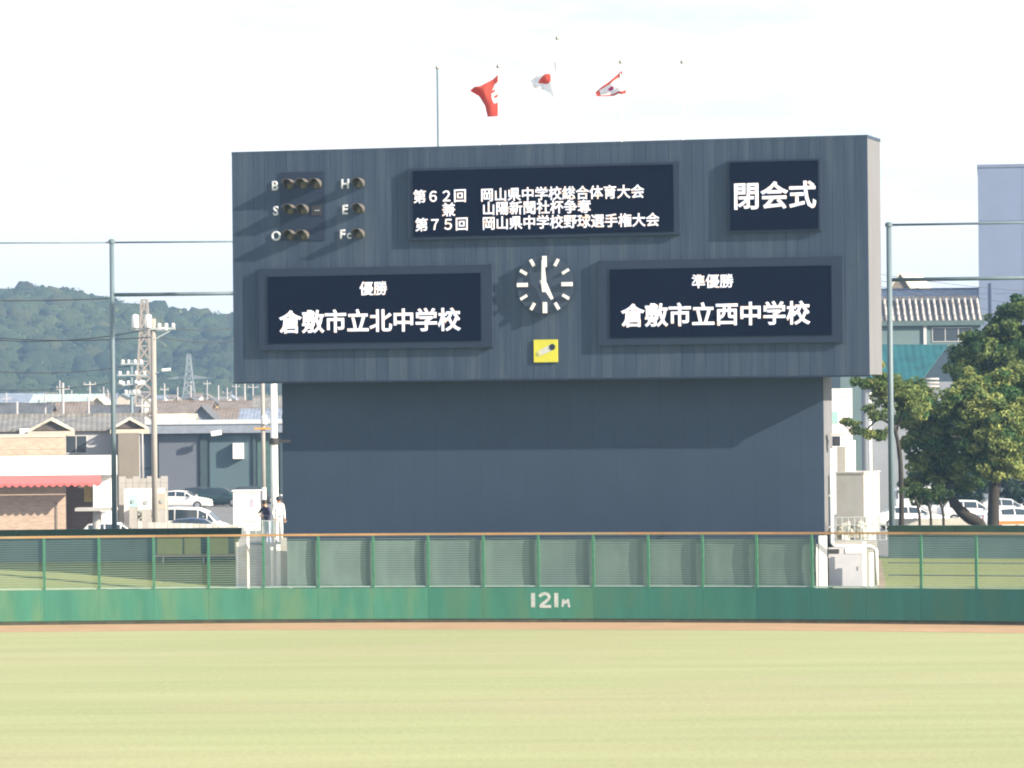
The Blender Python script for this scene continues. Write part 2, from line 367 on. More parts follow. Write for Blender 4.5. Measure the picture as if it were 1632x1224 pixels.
# painted 121m: hand-made strokes following the wall
M_num = mat('faded_white_numerals', (.42, .46, .45), .7, .15, 9, dirt=(.28, .38, .32), dscale=6)
def paint_poly(pts, r, w, o, z0=0):
    """flat stroke along points (px,py) on the wall face"""
    mb = MB()
    V = []
    for px, py in pts:
        a = arc_ang(px); q = arc(a, RR - .006, 0); d = ray(px, py); k = (q.y) / d.y; q.z = CAMZ + d.z * k; V.append(q)
    for i in range(len(V) - 1):
        a, b = V[i], V[i + 1]; d = (b - a).normalized(); nrm = Vector((-a.x + CC.x, -a.y + CC.y, 0)).normalized(); s = d.cross(nrm).normalized() * w / 2
        e = d * w * .28
        mb.quad(loc(a - s - e, o), loc(b - s + e, o), loc(b + s + e, o), loc(a + s - e, o))
        for v in range(4): pass
    # lift each segment a hair so overlapping ends never share a plane
    vs = []
    for i, v in enumerate(mb.v):
        vs.append(Vector(v) + Vector((0, -.0008 * (i // 4), 0)))
    mb.v = [tuple(v) for v in vs]
    return mb
paint_poly([(849, 947), (849, 966)], 0, .15, O).build('numeral', M_num, wall)
paint_poly([(860, 950), (863, 947.2), (868, 946), (873, 947.5), (875, 951), (873.5, 955), (869, 959), (863, 963.5), (861, 966.3), (867, 966.5), (876.5, 966.5)], 0, .11, O).build('numeral', M_num, wall)
paint_poly([(886, 947), (886, 966)], 0, .15, O).build('numeral', M_num, wall)
paint_poly([(896, 966), (897, 956), (900.5, 961), (904.5, 956), (906.5, 967)], 0, .085, O).build('numeral', M_num, wall, label='small letter m after the 121, blotched with paint')

# fence on the wall
fence = thing('outfield_fence', 'green wire mesh fence with orange top padding above the outfield wall', 'fence', tuple(O + Vector((0, .1, H1))))
FO = Vector(fence.location)
RF = RR + .09
me_post = MB().box(-.045, .045, -.05, .05, 0, H2 - H1 - .05)
me_post.box(-.06, .06, -.06, .06, 0, .02); me_post.box(-.055, .055, -.056, .056, .62, .66); me_post.box(-.055, .055, -.056, .056, 1.3, 1.34)
me_post = me_post.mesh('fence_post', M_fencegreen)
for a, pp_ in zip(ANG, POSTS):
    if pp_ == 1380: continue
    o = link('fence_post', me_post, fence); o.location = loc(arc(a, RF, H1), FO); o.rotation_euler = (0, 0, -a)
arcbox(RF - .03, RF + .03, H2 - .05, H2 + .03, ANG[0], ANG[-1], 60, FO).build('top_pad', M_orange, fence)
arcbox(RF - .02, RF + .02, H1 + .03, H1 + .07, ANG[0], ANG[-1], 60, FO).build('bottom_rail', mat('pale_green_rail', (.30, .42, .36), .6), fence)
for i in range(len(ANG) - 1):
    mb = MB(); b0, b1 = ANG[i], ANG[i + 1]
    z = H1 + .10
    if POSTS[i] == 1293: continue
    while z < H2 - .08:
        mb.bar(loc(arc(b0, RF + .058, z), FO), loc(arc(b1, RF + .058, z), FO), .012, .012); z += .085
    mb.build('wire_mesh', M_wire, fence)
# windbreak sheet behind the fence in front of the scoreboard
def sheet_mat():
    m = mat('windbreak_sheet', (.135, .205, .19), .8, .10, .8, stretch=(1, 1, .5), dirt=(.11, .17, .175), dscale=.7)
    return m
M_sheet = sheet_mat()
aL, aR = arc_ang(457), arc_ang(1299)
sheet = thing('windbreak_sheet', 'pale green windbreak sheeting hung behind the fence under the scoreboard', 'sheeting', tuple(arc((aL + aR) / 2, RF + .12, H1)))
SO = Vector(sheet.location)
edges = [aL] + [a for a in ANG if aL < a < aR] + [aR]
for i in range(len(edges) - 1):
    mb = MB(); b0, b1 = edges[i], edges[i + 1]; n = 10; vs = []
    top = H2 - .22 if i % 3 else H2 - .20
    nz_ = 6
    for k in range(n + 1):
        a = b0 + (b1 - b0) * k / n
        for j in range(nz_ + 1):
            zz = H1 + .07 + (top - H1 - .07) * j / nz_
            bulge = .03 * math.sin(k / n * math.pi) * math.sin(j / nz_ * math.pi) + .006 * math.sin(k * 2.1 + i)
            vs.append(loc(arc(a, RF + .115 + bulge, zz), SO))
    fs = [(k * (nz_ + 1) + j, (k + 1) * (nz_ + 1) + j, (k + 1) * (nz_ + 1) + j + 1, k * (nz_ + 1) + j + 1) for k in range(n) for j in range(nz_)]
    mb.add(vs, fs).build('sheet_panel', M_sheet, sheet, smooth=True)

# back wall of the bank with dark green capping, left and right of the board
def bankwall(px0, px1, rr, ztop, label, zb, dr=0):
    b0, b1 = arc_ang(px0, rr), arc_ang(px1, rr)
    t = thing('bank_wall', label, 'wall', tuple(arc((b0 + b1) / 2, rr, 0))); o = Vector(t.location)
    arcbox(rr, rr + .2, 0, ztop - .28, b0, b1, 24, o).build('wall_body', M_bankwall, t)
    n = max(3, int(abs(b1 - b0) * rr / 2.4))
    for i in range(n):
        c0 = b0 + (b1 - b0) * i / n; c1 = b0 + (b1 - b0) * (i + 1) / n
        arcbox(rr - .06, rr + .28, ztop - .278, ztop, c0 + .0001, c1 - .0001, 2, o).build('cap_block', M_capgreen, t)
    return t
bankwall(-90, 388, RR + 12.3, 3.14, 'low dark green capped wall behind the lawn bank, left of the scoreboard', 2.2)
bankwall(1416, 1740, RR + 12.3, 3.12, 'low dark green capped wall behind the lawn bank, right of the scoreboard', 2.2)

bt = thing('bank_boards', 'yellow green boards over a pale ledge against the bank wall', 'bench', tuple(arc(arc_ang(325, RR + 11.9), RR + 11.9, 1.7)), -arc_ang(325, RR + 11.9))
M_yg = mat('board_yellow_green', (.34, .36, .13), .8, .12, 2)  # yellow-green boards and a tan ledge set against the bank wall
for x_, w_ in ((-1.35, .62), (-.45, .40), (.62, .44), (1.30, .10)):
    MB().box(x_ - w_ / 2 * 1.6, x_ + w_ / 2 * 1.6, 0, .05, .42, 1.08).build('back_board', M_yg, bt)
MB().box(-1.9, 1.6, -.3, .0, .34, .40).build('board_ledge', mat('ledge_tan', (.46, .36, .25), .8), bt)
for x_ in (-1.6, 0, 1.4): MB().box(x_ - .03, x_ + .03, -.2, -.1, 0, .34).build('leg', M_steel, bt)
# two low rope lines on the right bank
rope = thing('bank_rail', 'low dark two-line rail standing on the lit lawn right of the scoreboard', 'rail', tuple(arc(arc_ang(1500, RR + .5), RR + .5, .3)))
ro = Vector(rope.location)
for px in (1467.5, 1555.5, 1642.5):
    a = arc_ang(px, RR + .5); MB().tube(loc(arc(a, RR + .5, .28), ro), loc(arc(a, RR + .5, 2.2), ro), .022, n=8).build('rail_post', M_netpole, rope)
for z in (1.71, 2.15):
    arcbox(RR + .44, RR + .475, z, z + .03, arc_ang(1416, RR + .5), arc_ang(1700, RR + .5), 14, ro).build('rail_line', M_netpole, rope)

# ------------------------------------------------------------ scoreboard
YB = 152.4
BORG = P(878, 600, YB); BORG = Vector((BORG.x, BORG.y, 0))
board = thing('scoreboard', 'huge dark slate scoreboard with four electronic screens, clock and count lamps', 'scoreboard', tuple(BORG), -TH)
def B(px, py, n=0.0):
    """pixel to the board's own frame: (u, z) on the plane n metres in front of the box face"""
    d = ray(px, py); p0 = BORG + BN * n; k = (p0 - EYE).dot(BN) / d.dot(BN); q = EYE + d * k - BORG
    return q.dot(BU), q.z
uL = (B(368.6, 243)[0] + B(373, 608)[0]) / 2; uR = (B(1380.3, 215)[0] + B(1388, 597)[0]) / 2
zT = (B(368.6, 242.5)[1] + B(1380.3, 215.4)[1]) / 2; zB = (B(373, 608.4)[1] + B(1388, 597.5)[1]) / 2
OV, DEP = 1.22, 2.6
# box: core a little behind, cladding sheets in front of it
MB().box(uL + .02, uR - .02, .05, DEP, zB + .01, zT - .01).build('box_core', M_side, board)
npan = 56; w = (uR - uL) / npan
for i in range(npan):
    u0 = uL + i * w; mb = MB(); q = .004
    mb.box(u0 + q, u0 + w - q, 0, .045, zB, zT - .10)
    mb.box(u0 + w * .5 - .012, u0 + w * .5 + .012, -.0025, .002, zB + .01, zT - .11)
    mb.build('cladding_panel', M_board, board)
MB().box(uL - .004, uR + .004, -.006, DEP + .01, zT - .098, zT + .01).build('roof_flashing', M_board, board)
MB().box(uL - .01, uR + .01, -.012, .06, zB - .07, zB - .004).build('drip_edge', M_frame, board)
# lower wall
lL, lR = B(450, 700, -OV)[0], B(1313, 720, -OV)[0]
MB().box(lL + .02, lR - .02, OV + .06, OV + 1.75, 0, zB - .002).build('wall_core', M_side, board)
nl = 24; w = (lR - lL) / nl
for i in range(nl):
    MB().box(lL + i * w + .0012, lL + (i + 1) * w - .0012, OV, OV + .055, 0, zB - .075).build('wall_cladding', M_boardlow, board)

def led_mat():
    m = bpy.data.materials.new('lit_led_text'); m.use_nodes = True; n = m.node_tree.nodes; L = m.node_tree.links
    b = n['Principled BSDF']; b.inputs['Base Color'].default_value = (.3, .3, .3, 1)
    t = n.new('ShaderNodeTexCoord'); z = n.new('ShaderNodeTexNoise'); z.inputs['Scale'].default_value = 7.5; z.inputs['Detail'].default_value = 2
    L.new(t.outputs['Object'], z.inputs['Vector']); oi = n.new('ShaderNodeObjectInfo'); z.noise_dimensions = '4D'; wm = n.new('ShaderNodeMath'); wm.operation = 'MULTIPLY'; wm.inputs[1].default_value = 40; L.new(oi.outputs['Random'], wm.inputs[0]); L.new(wm.outputs[0], z.inputs['W'])
    r = n.new('ShaderNodeValToRGB'); e = r.color_ramp.elements
    e[0].position = .38; e[0].color = (.60, .74, 1.0, 1); e[1].position = .62; e[1].color = (1.0, .60, .42, 1)
    k = r.color_ramp.elements.new(.46); k.color = (1, .95, 1, 1); k = r.color_ramp.elements.new(.55); k.color = (1, .93, .95, 1)
    L.new(z.outputs['Fac'], r.inputs[0]); L.new(r.outputs[0], b.inputs['Emission Color']); b.inputs['Emission Strength'].default_value = .5
    return m
M_led = led_mat()
PR = .19
GLYPH = {}
def led_text(body, px0, px1, yc, parent, off=.012):
    n = len(body); pxm = (px0 + px1) / 2
    u0, _ = B(px0, yc, PR); u1, _ = B(px1, yc, PR); zc = B(pxm, yc, PR)[1]
    size = (u1 - u0) / n
    for i, ch in enumerate(body):
        if ch == '\u3000': continue
        if (ch, round(size, 2)) not in GLYPH: GLYPH[(ch, round(size, 2))] = text_mesh(ch, size, off * size * 1.6, 0, M_led, 'screen_character')
        o = link('screen_character', GLYPH[(ch, round(size, 2))], parent); o.rotation_euler = (rad(90), 0, 0)
        o.location = (u0 + i * size, -(PR + .006), zc - .38 * size)
def screen(sx0, sy0, sx1, sy1, fx0, fy0, fx1, fy1, label, skew):
    xm, ym = (sx0 + sx1) / 2, (sy0 + sy1) / 2
    su0, su1 = B(sx0, ym, PR)[0], B(sx1, ym, PR)[0]; sz0, sz1 = B(xm, sy1, PR)[1], B(xm, sy0, PR)[1]
    fu0, fu1 = B(fx0, ym, PR)[0], B(fx1, ym, PR)[0]; fz0, fz1 = B(xm, fy1, PR)[1], B(xm, fy0, PR)[1]
    s = MB().box(su0 + .003, su1 - .003, -PR, -.01, sz0 + .003, sz1 - .003).build('display_screen', M_black, board, label=label)
    mb = MB(); y0, y1 = -(PR - .03), -.009
    mb.box(fu0, su0, y0, y1, fz0, fz1).box(su1, fu1, y0, y1, fz0, fz1).box(su0, su1, y0, y1, sz1, fz1).box(su0, su1, y0, y1, fz0, sz0)
    # shallow lip all round the screen
    mb.build('screen_frame', M_frame, s)
    return s
s1 = screen(658, 267, 1073, 373, 650, 263, 1083, 378, 'wide upper screen with three lines of Japanese text', 0)
s2 = screen(1163, 257, 1304, 366, 1159, 254, 1308, 369, 'squarish upper right screen reading closing ceremony in Japanese', 0)
s3 = screen(427, 438, 766, 545, 412, 425, 784, 556, 'lower left screen naming the winning school', 0)
s4 = screen(972, 426, 1325, 536, 953, 412, 1343, 548, 'lower right screen naming the runner-up school', 0)
led_text('第６２回　岡山県中学校総合体育大会', 658, 1027, 309, s1)
led_text('兼', 704, 726, 334, s1); led_text('山陽新聞社杯争奪', 768, 942, 330.5, s1)
led_text('第７５回　岡山県中学校野球選手権大会', 661, 1051, 354, s1)
led_text('閉会式', 1167, 1301, 311, s2, .014)
led_text('優勝', 573, 617, 459.5, s3); led_text('倉敷市立北中学校', 445, 734, 511, s3, .016)
led_text('準優勝', 1102, 1169, 448, s4); led_text('倉敷市立西中学校', 990, 1291, 500.5, s4, .016)

def flat_letter(body, px, py, hpx, parent=board):
    u, z = B(px, py, .03); size = hpx * YB / F_PX / .72
    me = text_mesh(body, size, .032 * size, .012, M_whitebd, 'letter')
    xs = [v.co.x for v in me.vertices]; ys = [v.co.y for v in me.vertices]
    o = link('letter', me, parent); o.rotation_euler = (rad(90), 0, 0)
    o.location = (u - (min(xs) + max(xs)) / 2, -.03, z - (min(ys) + max(ys)) / 2); return o
for b, x, y in (('B', 438.5, 296), ('S', 439.5, 336), ('O', 440, 376), ('H', 550, 293), ('E', 550, 334)): flat_letter(b, x, y, 15)
flat_letter('F', 546, 373.5, 15); flat_letter('c', 556.5, 376, 13)
# count panel and lamps
a0_, z0_ = B(447, 384, .02); a1_, z1_ = B(517, 273, .02)
MB().box(a0_, a1_, -.03, -.01, z0_, z1_).build('count_panel', M_frame, board)
def lamp_meshes():
    r = .19; n = 18
    g = MB(); prof = [(r * .98, 0), (r * .9, -.05), (r * .55, -.085), (r * .05, -.10)]
    vs = []
    for rr_, y in prof:
        for i in range(n): t = 2 * math.pi * i / n; vs.append((rr_ * math.cos(t), y - .03, rr_ * math.sin(t)))
    fs = [(k * n + i, k * n + (i + 1) % n, (k + 1) * n + (i + 1) % n, (k + 1) * n + i) for k in range(3) for i in range(n)] + [tuple(range(3 * n, 4 * n))]
    g.add(vs, fs)
    h = MB(); vs = []; m_ = 20
    for i in range(m_ + 1):
        t = rad(-40 + 260 * i / m_); k = max(0, math.sin(t * .5 + rad(45) * .5)) if False else (1 - abs(i / m_ - .5) * 2)
        L = .12 + .40 * min(1, k * 1.9)
        for R_, y in ((r, -.02), (r + .012, -.02), (r + .012, -L), (r, -L)): vs.append((R_ * math.cos(t), y, R_ * math.sin(t)))
    fs = []
    for i in range(m_):
        for k in range(4): fs.append((4 * i + k, 4 * i + (k + 1) % 4, 4 * i + 4 + (k + 1) % 4, 4 * i + 4 + k))
    h.add(vs, fs + [(0, 1, 2, 3), (4 * m_, 4 * m_ + 1, 4 * m_ + 2, 4 * m_ + 3)])
    return g.mesh('lamp', M_lampglass), h.mesh('hood', M_hood)
mg, mh = lamp_meshes()
mg.shade_smooth()
for x, y in ((462, 294), (483.5, 293), (504.5, 293), (463, 334), (484, 334), (463, 375), (484.5, 375), (573, 292), (573, 333), (573, 373)):
    u, z = B(x, y, .05); o = link('lamp', mg, board); o.location = (u, 0, z); link('hood', mh, o)
u, z = B(504.5, 335, .03)
MB().box(u - .19, u + .19, -.06, -.032, z - .19, z + .19).build('empty_socket', M_dark, board)
MB().tube((u - .06, -.075, z - .02), (u + .12, -.075, z - .01), .02).build('socket_bracket', M_steel, board)
# clock: rods, twelve marks, hands
cu_, cz_ = B(868, 453.5, .25)
clock = MB()
clock.tube((cu_, 0, cz_), (cu_, -.24, cz_), .09, n=12); clock.tube((cu_, -.16, cz_), (cu_, -.20, cz_), 47 * YB / F_PX, n=40); clk = clock.build('clock', mat('clock_face_paint', (.028, .046, .080), .62, .06, 1.5), board, label='open faced clock of white bars showing five o clock')
S_ = YB / F_PX
for k in range(12):
    t = rad(30 * k); big = k % 3 == 0; r0, r1 = (28 * S_, 45.5 * S_) if big else (34 * S_, 46 * S_)
    w_ = .15 if big else .105; d = Vector((math.sin(t), 0, math.cos(t))); s_ = Vector((math.cos(t), 0, -math.sin(t)))
    c = Vector((cu_, -.26, cz_)) + d * (r0 + r1) / 2
    mb = MB().obox(c, s_ * w_ / 2, d * (r1 - r0) / 2, Vector((0, .035, 0)))
    mb.build('hour_mark', M_white, clk)
def hand(t, L, tail, w0, w1, y):
    d = Vector((math.sin(t), 0, math.cos(t))); s_ = Vector((math.cos(t), 0, -math.sin(t))); c = Vector((cu_, y, cz_))
    return MB().prism([c - d * tail - s_ * w0 / 2, c - d * tail + s_ * w0 / 2, c + s_ * w0 * .65, c + d * L + s_ * w1 / 2, c + d * L - s_ * w1 / 2, c - s_ * w0 * .65], (0, .03, 0))
hand(rad(-2), 39 * S_, 12 * S_, .15, .09, -.37).build('minute_hand', M_white, clk)
hand(rad(151), 27 * S_, 9 * S_, .17, .10, -.33).build('hour_hand', M_white, clk)
# yellow plate with a bat-like emblem
pu0, pz0 = B(851, 577.5, .05); pu1, pz1 = B(888.5, 541, .05)
plate = MB().box(pu0, pu1, -.06, -.012, pz0, pz1).build('yellow_plate', M_yellow, board)
ea, eb = Vector((B(860, 563.5)[0], -.07, B(860, 563.5)[1])), Vector((B(879, 554)[0], -.07, B(879, 554)[1]))
d_ = (eb - ea).normalized(); s_ = Vector((d_.z, 0, -d_.x))
poly = []
for k in range(7): t = rad(90 + 30 * k); poly.append(ea + d_ * math.cos(t) * .09 + s_ * math.sin(t) * .09)
poly += [eb - s_ * .12, eb + s_ * .12]
MB().prism(poly, (0, .008, 0)).build('emblem', mat('emblem_grey', (.55, .56, .52), .6, .05, 5), plate)
MB().tube(ea + Vector((0, -.012, 0)), ea + Vector((0, -.002, 0)), .045, n=14).build('emblem_ring', M_yellow, plate)
MB().tube(eb + d_ * .05 + Vector((0, -.012, 0)), eb + d_ * .05 + Vector((0, -.003, 0)), .115, n=16).build('emblem_ball', M_frame, plate)

# ------------------------------------------------------------ flagpoles and flags
def flagpole(px, ytop, label, Y=157.2, m=None):
    t = P(px, ytop, Y); b = P(px + (640 - ytop) * .0099 * 1.0, 640, Y)
    o = thing('flagpole', label, 'flagpole', (t.x, Y, 0), group='flagpoles standing behind the scoreboard')
    MB().tube((0, 0, 0), (0, 0, t.z - .1), .06, .038, n=10).build('pole', m or M_white, o, True)
    MB().lathe([(.01, 0), (.055, .03), (.075, .08), (.055, .13), (.01, .16)], 10, (0, 0, t.z - .1)).build('finial', mat('bronze_finial', (.42, .38, .32), .4, metal=.6), o, True)
    return t
flagpole(697, 107, 'bare grey flagpole rising behind the scoreboard, leftmost of five', m=M_netpole)
fp2 = flagpole(794, 105, 'white flagpole flying the red flag with a white emblem')
fp3 = flagpole(888, 60, 'tallest white flagpole in the middle, flying the white flag with a red disc')
fp4 = flagpole(989, 98, 'white flagpole flying the crumpled red and white flag')
flagpole(1087, 98, 'bare white flagpole rightmost of five behind the scoreboard')
def flag_mat(name, kind):
    m = bpy.data.materials.new(name); m.use_nodes = True; n = m.node_tree.nodes; L = m.node_tree.links
    b = n['Principled BSDF']; b.inputs['Roughness'].default_value = .85
    a = n.new('ShaderNodeAttribute'); a.attribute_name = 'tint'; L.new(a.outputs['Color'], b.inputs['Base Color'])
    tr = n.new('ShaderNodeBsdfTranslucent'); L.new(a.outputs['Color'], tr.inputs['Color']); ms = n.new('ShaderNodeMixShader'); ms.inputs[0].default_value = .55
    L.new(b.outputs[0], ms.inputs[1]); L.new(tr.outputs[0], ms.inputs[2]); L.new(ms.outputs[0], n['Material Output'].inputs['Surface']); return m
M_flag = flag_mat('flag_cloth', 0)
def flag(name, label, outline_top, outline_bot, Y, colfn, hoist, nx=40, ny=30, amp=.12):
    """cloth hung from the hoist; top and bottom edges given as picture points from hoist to fly"""
    def interp(pts, t):
        k = t * (len(pts) - 1); i = min(int(k), len(pts) - 2); f = k - i; return (pts[i][0] * (1 - f) + pts[i + 1][0] * f, pts[i][1] * (1 - f) + pts[i + 1][1] * f)
    V = []
    for i in range(nx + 1):
        s = i / nx; tp = interp(outline_top, s); bp_ = interp(outline_bot, s)
        for j in range(ny + 1):
            t = j / ny; q = P(tp[0] * (1 - t) + bp_[0] * t, tp[1] * (1 - t) + bp_[1] * t, Y)
            q.y += amp * math.sin(s * 7 + t * 4) * (.2 + s) + amp * .5 * math.sin(s * 13 - t * 6) * s
            V.append(q)
    o_ = Vector(V[0]); V = [tuple(v - o_) for v in V]
    Fq = [(i * (ny + 1) + j, (i + 1) * (ny + 1) + j, (i + 1) * (ny + 1) + j + 1, i * (ny + 1) + j + 1) for i in range(nx) for j in range(ny)]
    tint = [colfn((i + .5) / nx, (j + .5) / ny) for i in range(nx) for j in range(ny)]
    me = fastmesh(name, V, Fq, np.array(tint), M_flag); me.shade_smooth()
    o = link(name, me); o.location = o_; return tag(o, label, 'flag')
RED = (.60, .085, .06); WH = (.92, .92, .92)
def f2c(s, t):
    # half of a white ring-like emblem near the hoist
    x, y = (s - .06) / .19, (t - .42) / .26
    r = math.hypot(x, y)
    if r < 1: return RED if (abs(y - .25) < .13 and x > -.3 and x < .5) or (x > .35 and abs(y + .35) < .16) else WH
    return RED
flag('red_flag', 'red flag with a white emblem at its hoist, blown left from its pole', [(794, 119), (786, 126), (777, 131), (766, 137), (756, 139), (750, 143)], [(793, 185), (785, 186), (777, 186), (773, 168), (764, 154), (750, 146)], fp2.y - .07, f2c, 0)
def f3c(s, t): return RED if math.hypot((s - .54) / .20, (t - .42) / .24) < 1 else WH
flag('white_flag', 'white flag with a folded red disc on the tallest pole', [(888, 92), (884, 100), (876, 108), (866, 116), (855, 122), (846, 124)], [(889, 162), (884, 158), (876, 148), (866, 142), (856, 146), (848, 150)], fp3.y - .07, f3c, 0, amp=.18)
def f4c(s, t):
    if t < .16 or t > .86: return RED
    if s > .9: return RED
    return (.40, .03, .16) if math.hypot((s - .6) / .09, (t - .5) / .12) < 1 else WH
flag('crumpled_flag', 'crumpled white flag edged in red on the fourth pole', [(991, 112), (985, 118), (978, 124), (970, 131), (960, 138), (949, 147)], [(998, 148), (992, 150), (986, 149), (979, 152), (966, 154), (951, 154)], fp4.y - .07, f4c, 0, amp=.16)

# ------------------------------------------------------------ safety-net frames (tall poles and rails)
def net_frame(px_top, py_top, px_rail_end, side, Y, label, rails, r=.105):
    t = P(px_top, py_top, Y); o = thing('net_pole', label, 'net pole', (t.x, Y, 0))
    MB().tube((0, 0, 0), (0, 0, t.z), r * 1.08, r * .9, n=14).build('pole', M_netpole, o, True)
    MB().lathe([(r * 1.3, -.1), (r * 1.3, .02), (r * .6, .08)], 12, (0, 0, t.z)).build('pole_cap', M_netpole, o)
    for (x0, y0, x1, y1, rr_) in rails:
        a = P(x0, y0, Y) ; b = P(x1, y1, Y); og = Vector(o.location)
        MB().tube(a - og, b - og, rr_, n=8).build('rail', M_netpole, o, True)
    return o
net_frame(178, 384, 0, 0, 165.6, 'tall weathered net pole left of the scoreboard carrying two horizontal rails', [(-200, 388, 177, 386.5, .03), (180, 386.5, 420, 384.5, .035), (181, 470, 420, 467, .075)])
net_frame(1416.5, 357, 0, 0, 160.2, 'tall pale net pole right of the scoreboard carrying two horizontal rails', [(1418, 358.5, 1750, 353, .045), (1420, 446, 1750, 441, .075)], r=.115)

def cable(px0, py0, Y0, px1, py1, Y1, sag, label, r=.014, name='overhead_cable'):
    a, b = P(px0, py0, Y0), P(px1, py1, Y1); pts = []
    n = 14
    for i in range(n + 1):
        t = i / n; q = a.lerp(b, t); q.z -= sag * 4 * t * (1 - t); pts.append(q)
    o_ = pts[0].copy(); mb = MB().path([p - o_ for p in pts], [r] * len(pts), 5)
    o = mb.build(name, M_cable, None); o.location = o_; return tag(o, label, 'cable', 'thin cables strung across the sky and hill')
cable(-150, 474, 165.6, 181, 475, 165.6, .12, 'dark cable reaching the left net pole just below the hill crest', .022)
cable(-150, 518, 263, 246, 523, 237, .9, 'cable across the hill ending at the transformer pole, upper', .03)
cable(-150, 520, 268, 246, 537, 237, .5, 'cable across the hill ending at the transformer pole, lower', .03)
cable(247, 520, 237, 430, 510, 262, .4, 'cable from the transformer pole toward the scoreboard, upper', .026)
cable(247, 536, 237, 430, 534, 262, .4, 'cable from the transformer pole toward the scoreboard, lower', .026)
cable(-150, 570, 300, 209, 583, 300, .8, 'cable across the mid hill ending at the insulator pole, upper', .03)
cable(-150, 605, 300, 209, 604, 300, .8, 'cable across the hill foot ending at the insulator pole, lower', .026)
cable(1330, 425, 200, 1760, 470, 262, .3, 'thin wire crossing the pale sky above the ridge-tiled roof, highest one', .014)
cable(1330, 432, 200, 1760, 497, 262, .3, 'thin wire crossing in front of the ridge-tiled roof, middle one', .014)
cable(1330, 438, 200, 1760, 520, 262, .3, 'thin wire crossing in front of the ridge-tiled roof, lowest one', .014)

# ------------------------------------------------------------ service structures right of the board
YS = 150.5
def L0(px0, py0, px1, py1, Y): 
    a, b = P(px0, py1, Y), P(px1, py0, Y); return a.x, b.x, a.z, b.z
def boxthing(name, label, cat, px0, py0, px1, py1, Y, depth, m, zb=None, rz=0, part='body', extra=None):
    x0, x1, z0, z1 = L0(px0, py0, px1, py1, Y); zb = z0 if zb is None else zb
    o = thing(name, label, cat, ((x0 + x1) / 2, Y, zb), rz); w_ = (x1 - x0) / 2
    MB().box(-w_, w_, 0, depth, 0, z1 - zb).build(part, m, o)
    return o, w_, z1 - zb
# lit service column and terrace
terr = boxthing('service_terrace', 'raised pale concrete terrace beside the right foot of the scoreboard', 'terrace', 1328, 862, 1398, 940, 150.8, 3.2, M_concretel, zb=0)
wdoor, w_, h_ = boxthing('service_door', 'pale grey metal service door at the right end of the fence', 'door', 1321, 872, 1376, 938, 148.3, .08, mat('door_grey', (.42, .43, .47), .5, .08, 1.5), zb=H1 - .02)
MB().box(-w_ + .02, -w_ + .38, -.02, -.002, h_ - .22, h_ - .06).build('dark_slot', M_dark, wdoor)
MB().box(-.02, w_ - .03, -.03, -.002, h_ - .22, h_ - .04).build('bright_plate', M_white, wdoor)
MB().tube((w_ - .12, -.06, h_ * .45), (w_ - .12, -.06, h_ * .55), .015, n=6).build('handle', M_steel, wdoor)
for px, w_, lab, yt in ((1301.5, .10, 'narrow white post beside the last green fence bay', 866), (1312, .30, 'wide white boxed post left of the service door', 853), (1378, .13, 'white door post right of the service door', 862), (1389, .16, 'outer white post at the stair foot', 880)):
    Y_ = 147.6
    x0 = P(px, 900, Y_).x; z1 = P(px, yt, Y_).z
    o = thing('white_post', lab, 'post', (x0, Y_, H1 - .02), group='white steel posts at the ends of the fence')
    MB().box(-w_ / 2, w_ / 2, 0, .12, 0, z1 - H1).build('post_body', M_white, o)
    MB().box(-w_ / 2 - .02, w_ / 2 + .02, -.02, .14, 0, .04).build('base_plate', M_steel, o)
# white pipe running down and along
pp = [P(1324.5, 715, 149.2), P(1326, 866, 149.2), P(1330, 871, 149.2), P(1388, 871, 149.2), P(1396, 876, 149.2), P(1397.5, 932, 149.2)]
o_ = pp[0].copy(); o_.z = 0
pipe = thing('white_pipe', 'thick white pipe running down the board edge and over the service door', 'pipe', tuple(o_))
MB().path([p - o_ for p in pp], [.075] * 6, 10).build('pipe_run', M_white, pipe, True)
for y in (740, 790, 840):
    q = P(1325, y, 149.2) - o_; MB().box(q.x - .1, q.x + .1, -.09, .12, q.z - .03, q.z + .03).build('pipe_clamp', M_steel, pipe)
# concrete machine housing
hs = thing('concrete_housing', 'grey concrete housing block with one sunlit cream side by the scoreboard', 'housing', (P(1333, 820, 151.6).x, 151.6, 3.0), -TH * 1.15)
hw = 1.04; hd = 2.6; hz = P(1360, 752, 151.6).z - 3.0
MB().box(0, hw, 0, hd, 0, hz - .06).build('block', M_concretel, hs); MB().box(-.03, hw + .03, -.03, hd + .03, hz - .058, hz).build('lid', M_concrete, hs)
# small dark meter box, ledge, grey conduit
mt = thing('meter_box', 'small dark blue meter box under a grey ledge on the board edge', 'meter box', (P(1327.5, 710, 151.3).x, 151.3, P(1327, 711, 151.3).z))
MB().box(0, .27, 0, .25, 0, .36).build('casing', mat('meter_navy', (.02, .025, .06), .4), mt); MB().box(-.12, .42, -.05, .3, .38, .46).build('ledge', M_concrete, mt)
MB().box(.04, .23, -.012, -.001, .06, .28).build('dial_panel', M_dark, mt)
cab = thing('white_cabinet', 'tall narrow white cabinet standing on the concrete housing', 'cabinet', (P(1334, 750, 152.2).x, 152.2, 3.0 + hz), -.2)
MB().box(0, .30, 0, .6, 0, .92).build('cabinet_body', M_concretel, cab); MB().box(.31, .62, .05, .6, 0, 1.15).build('cabinet_side', M_white, cab)
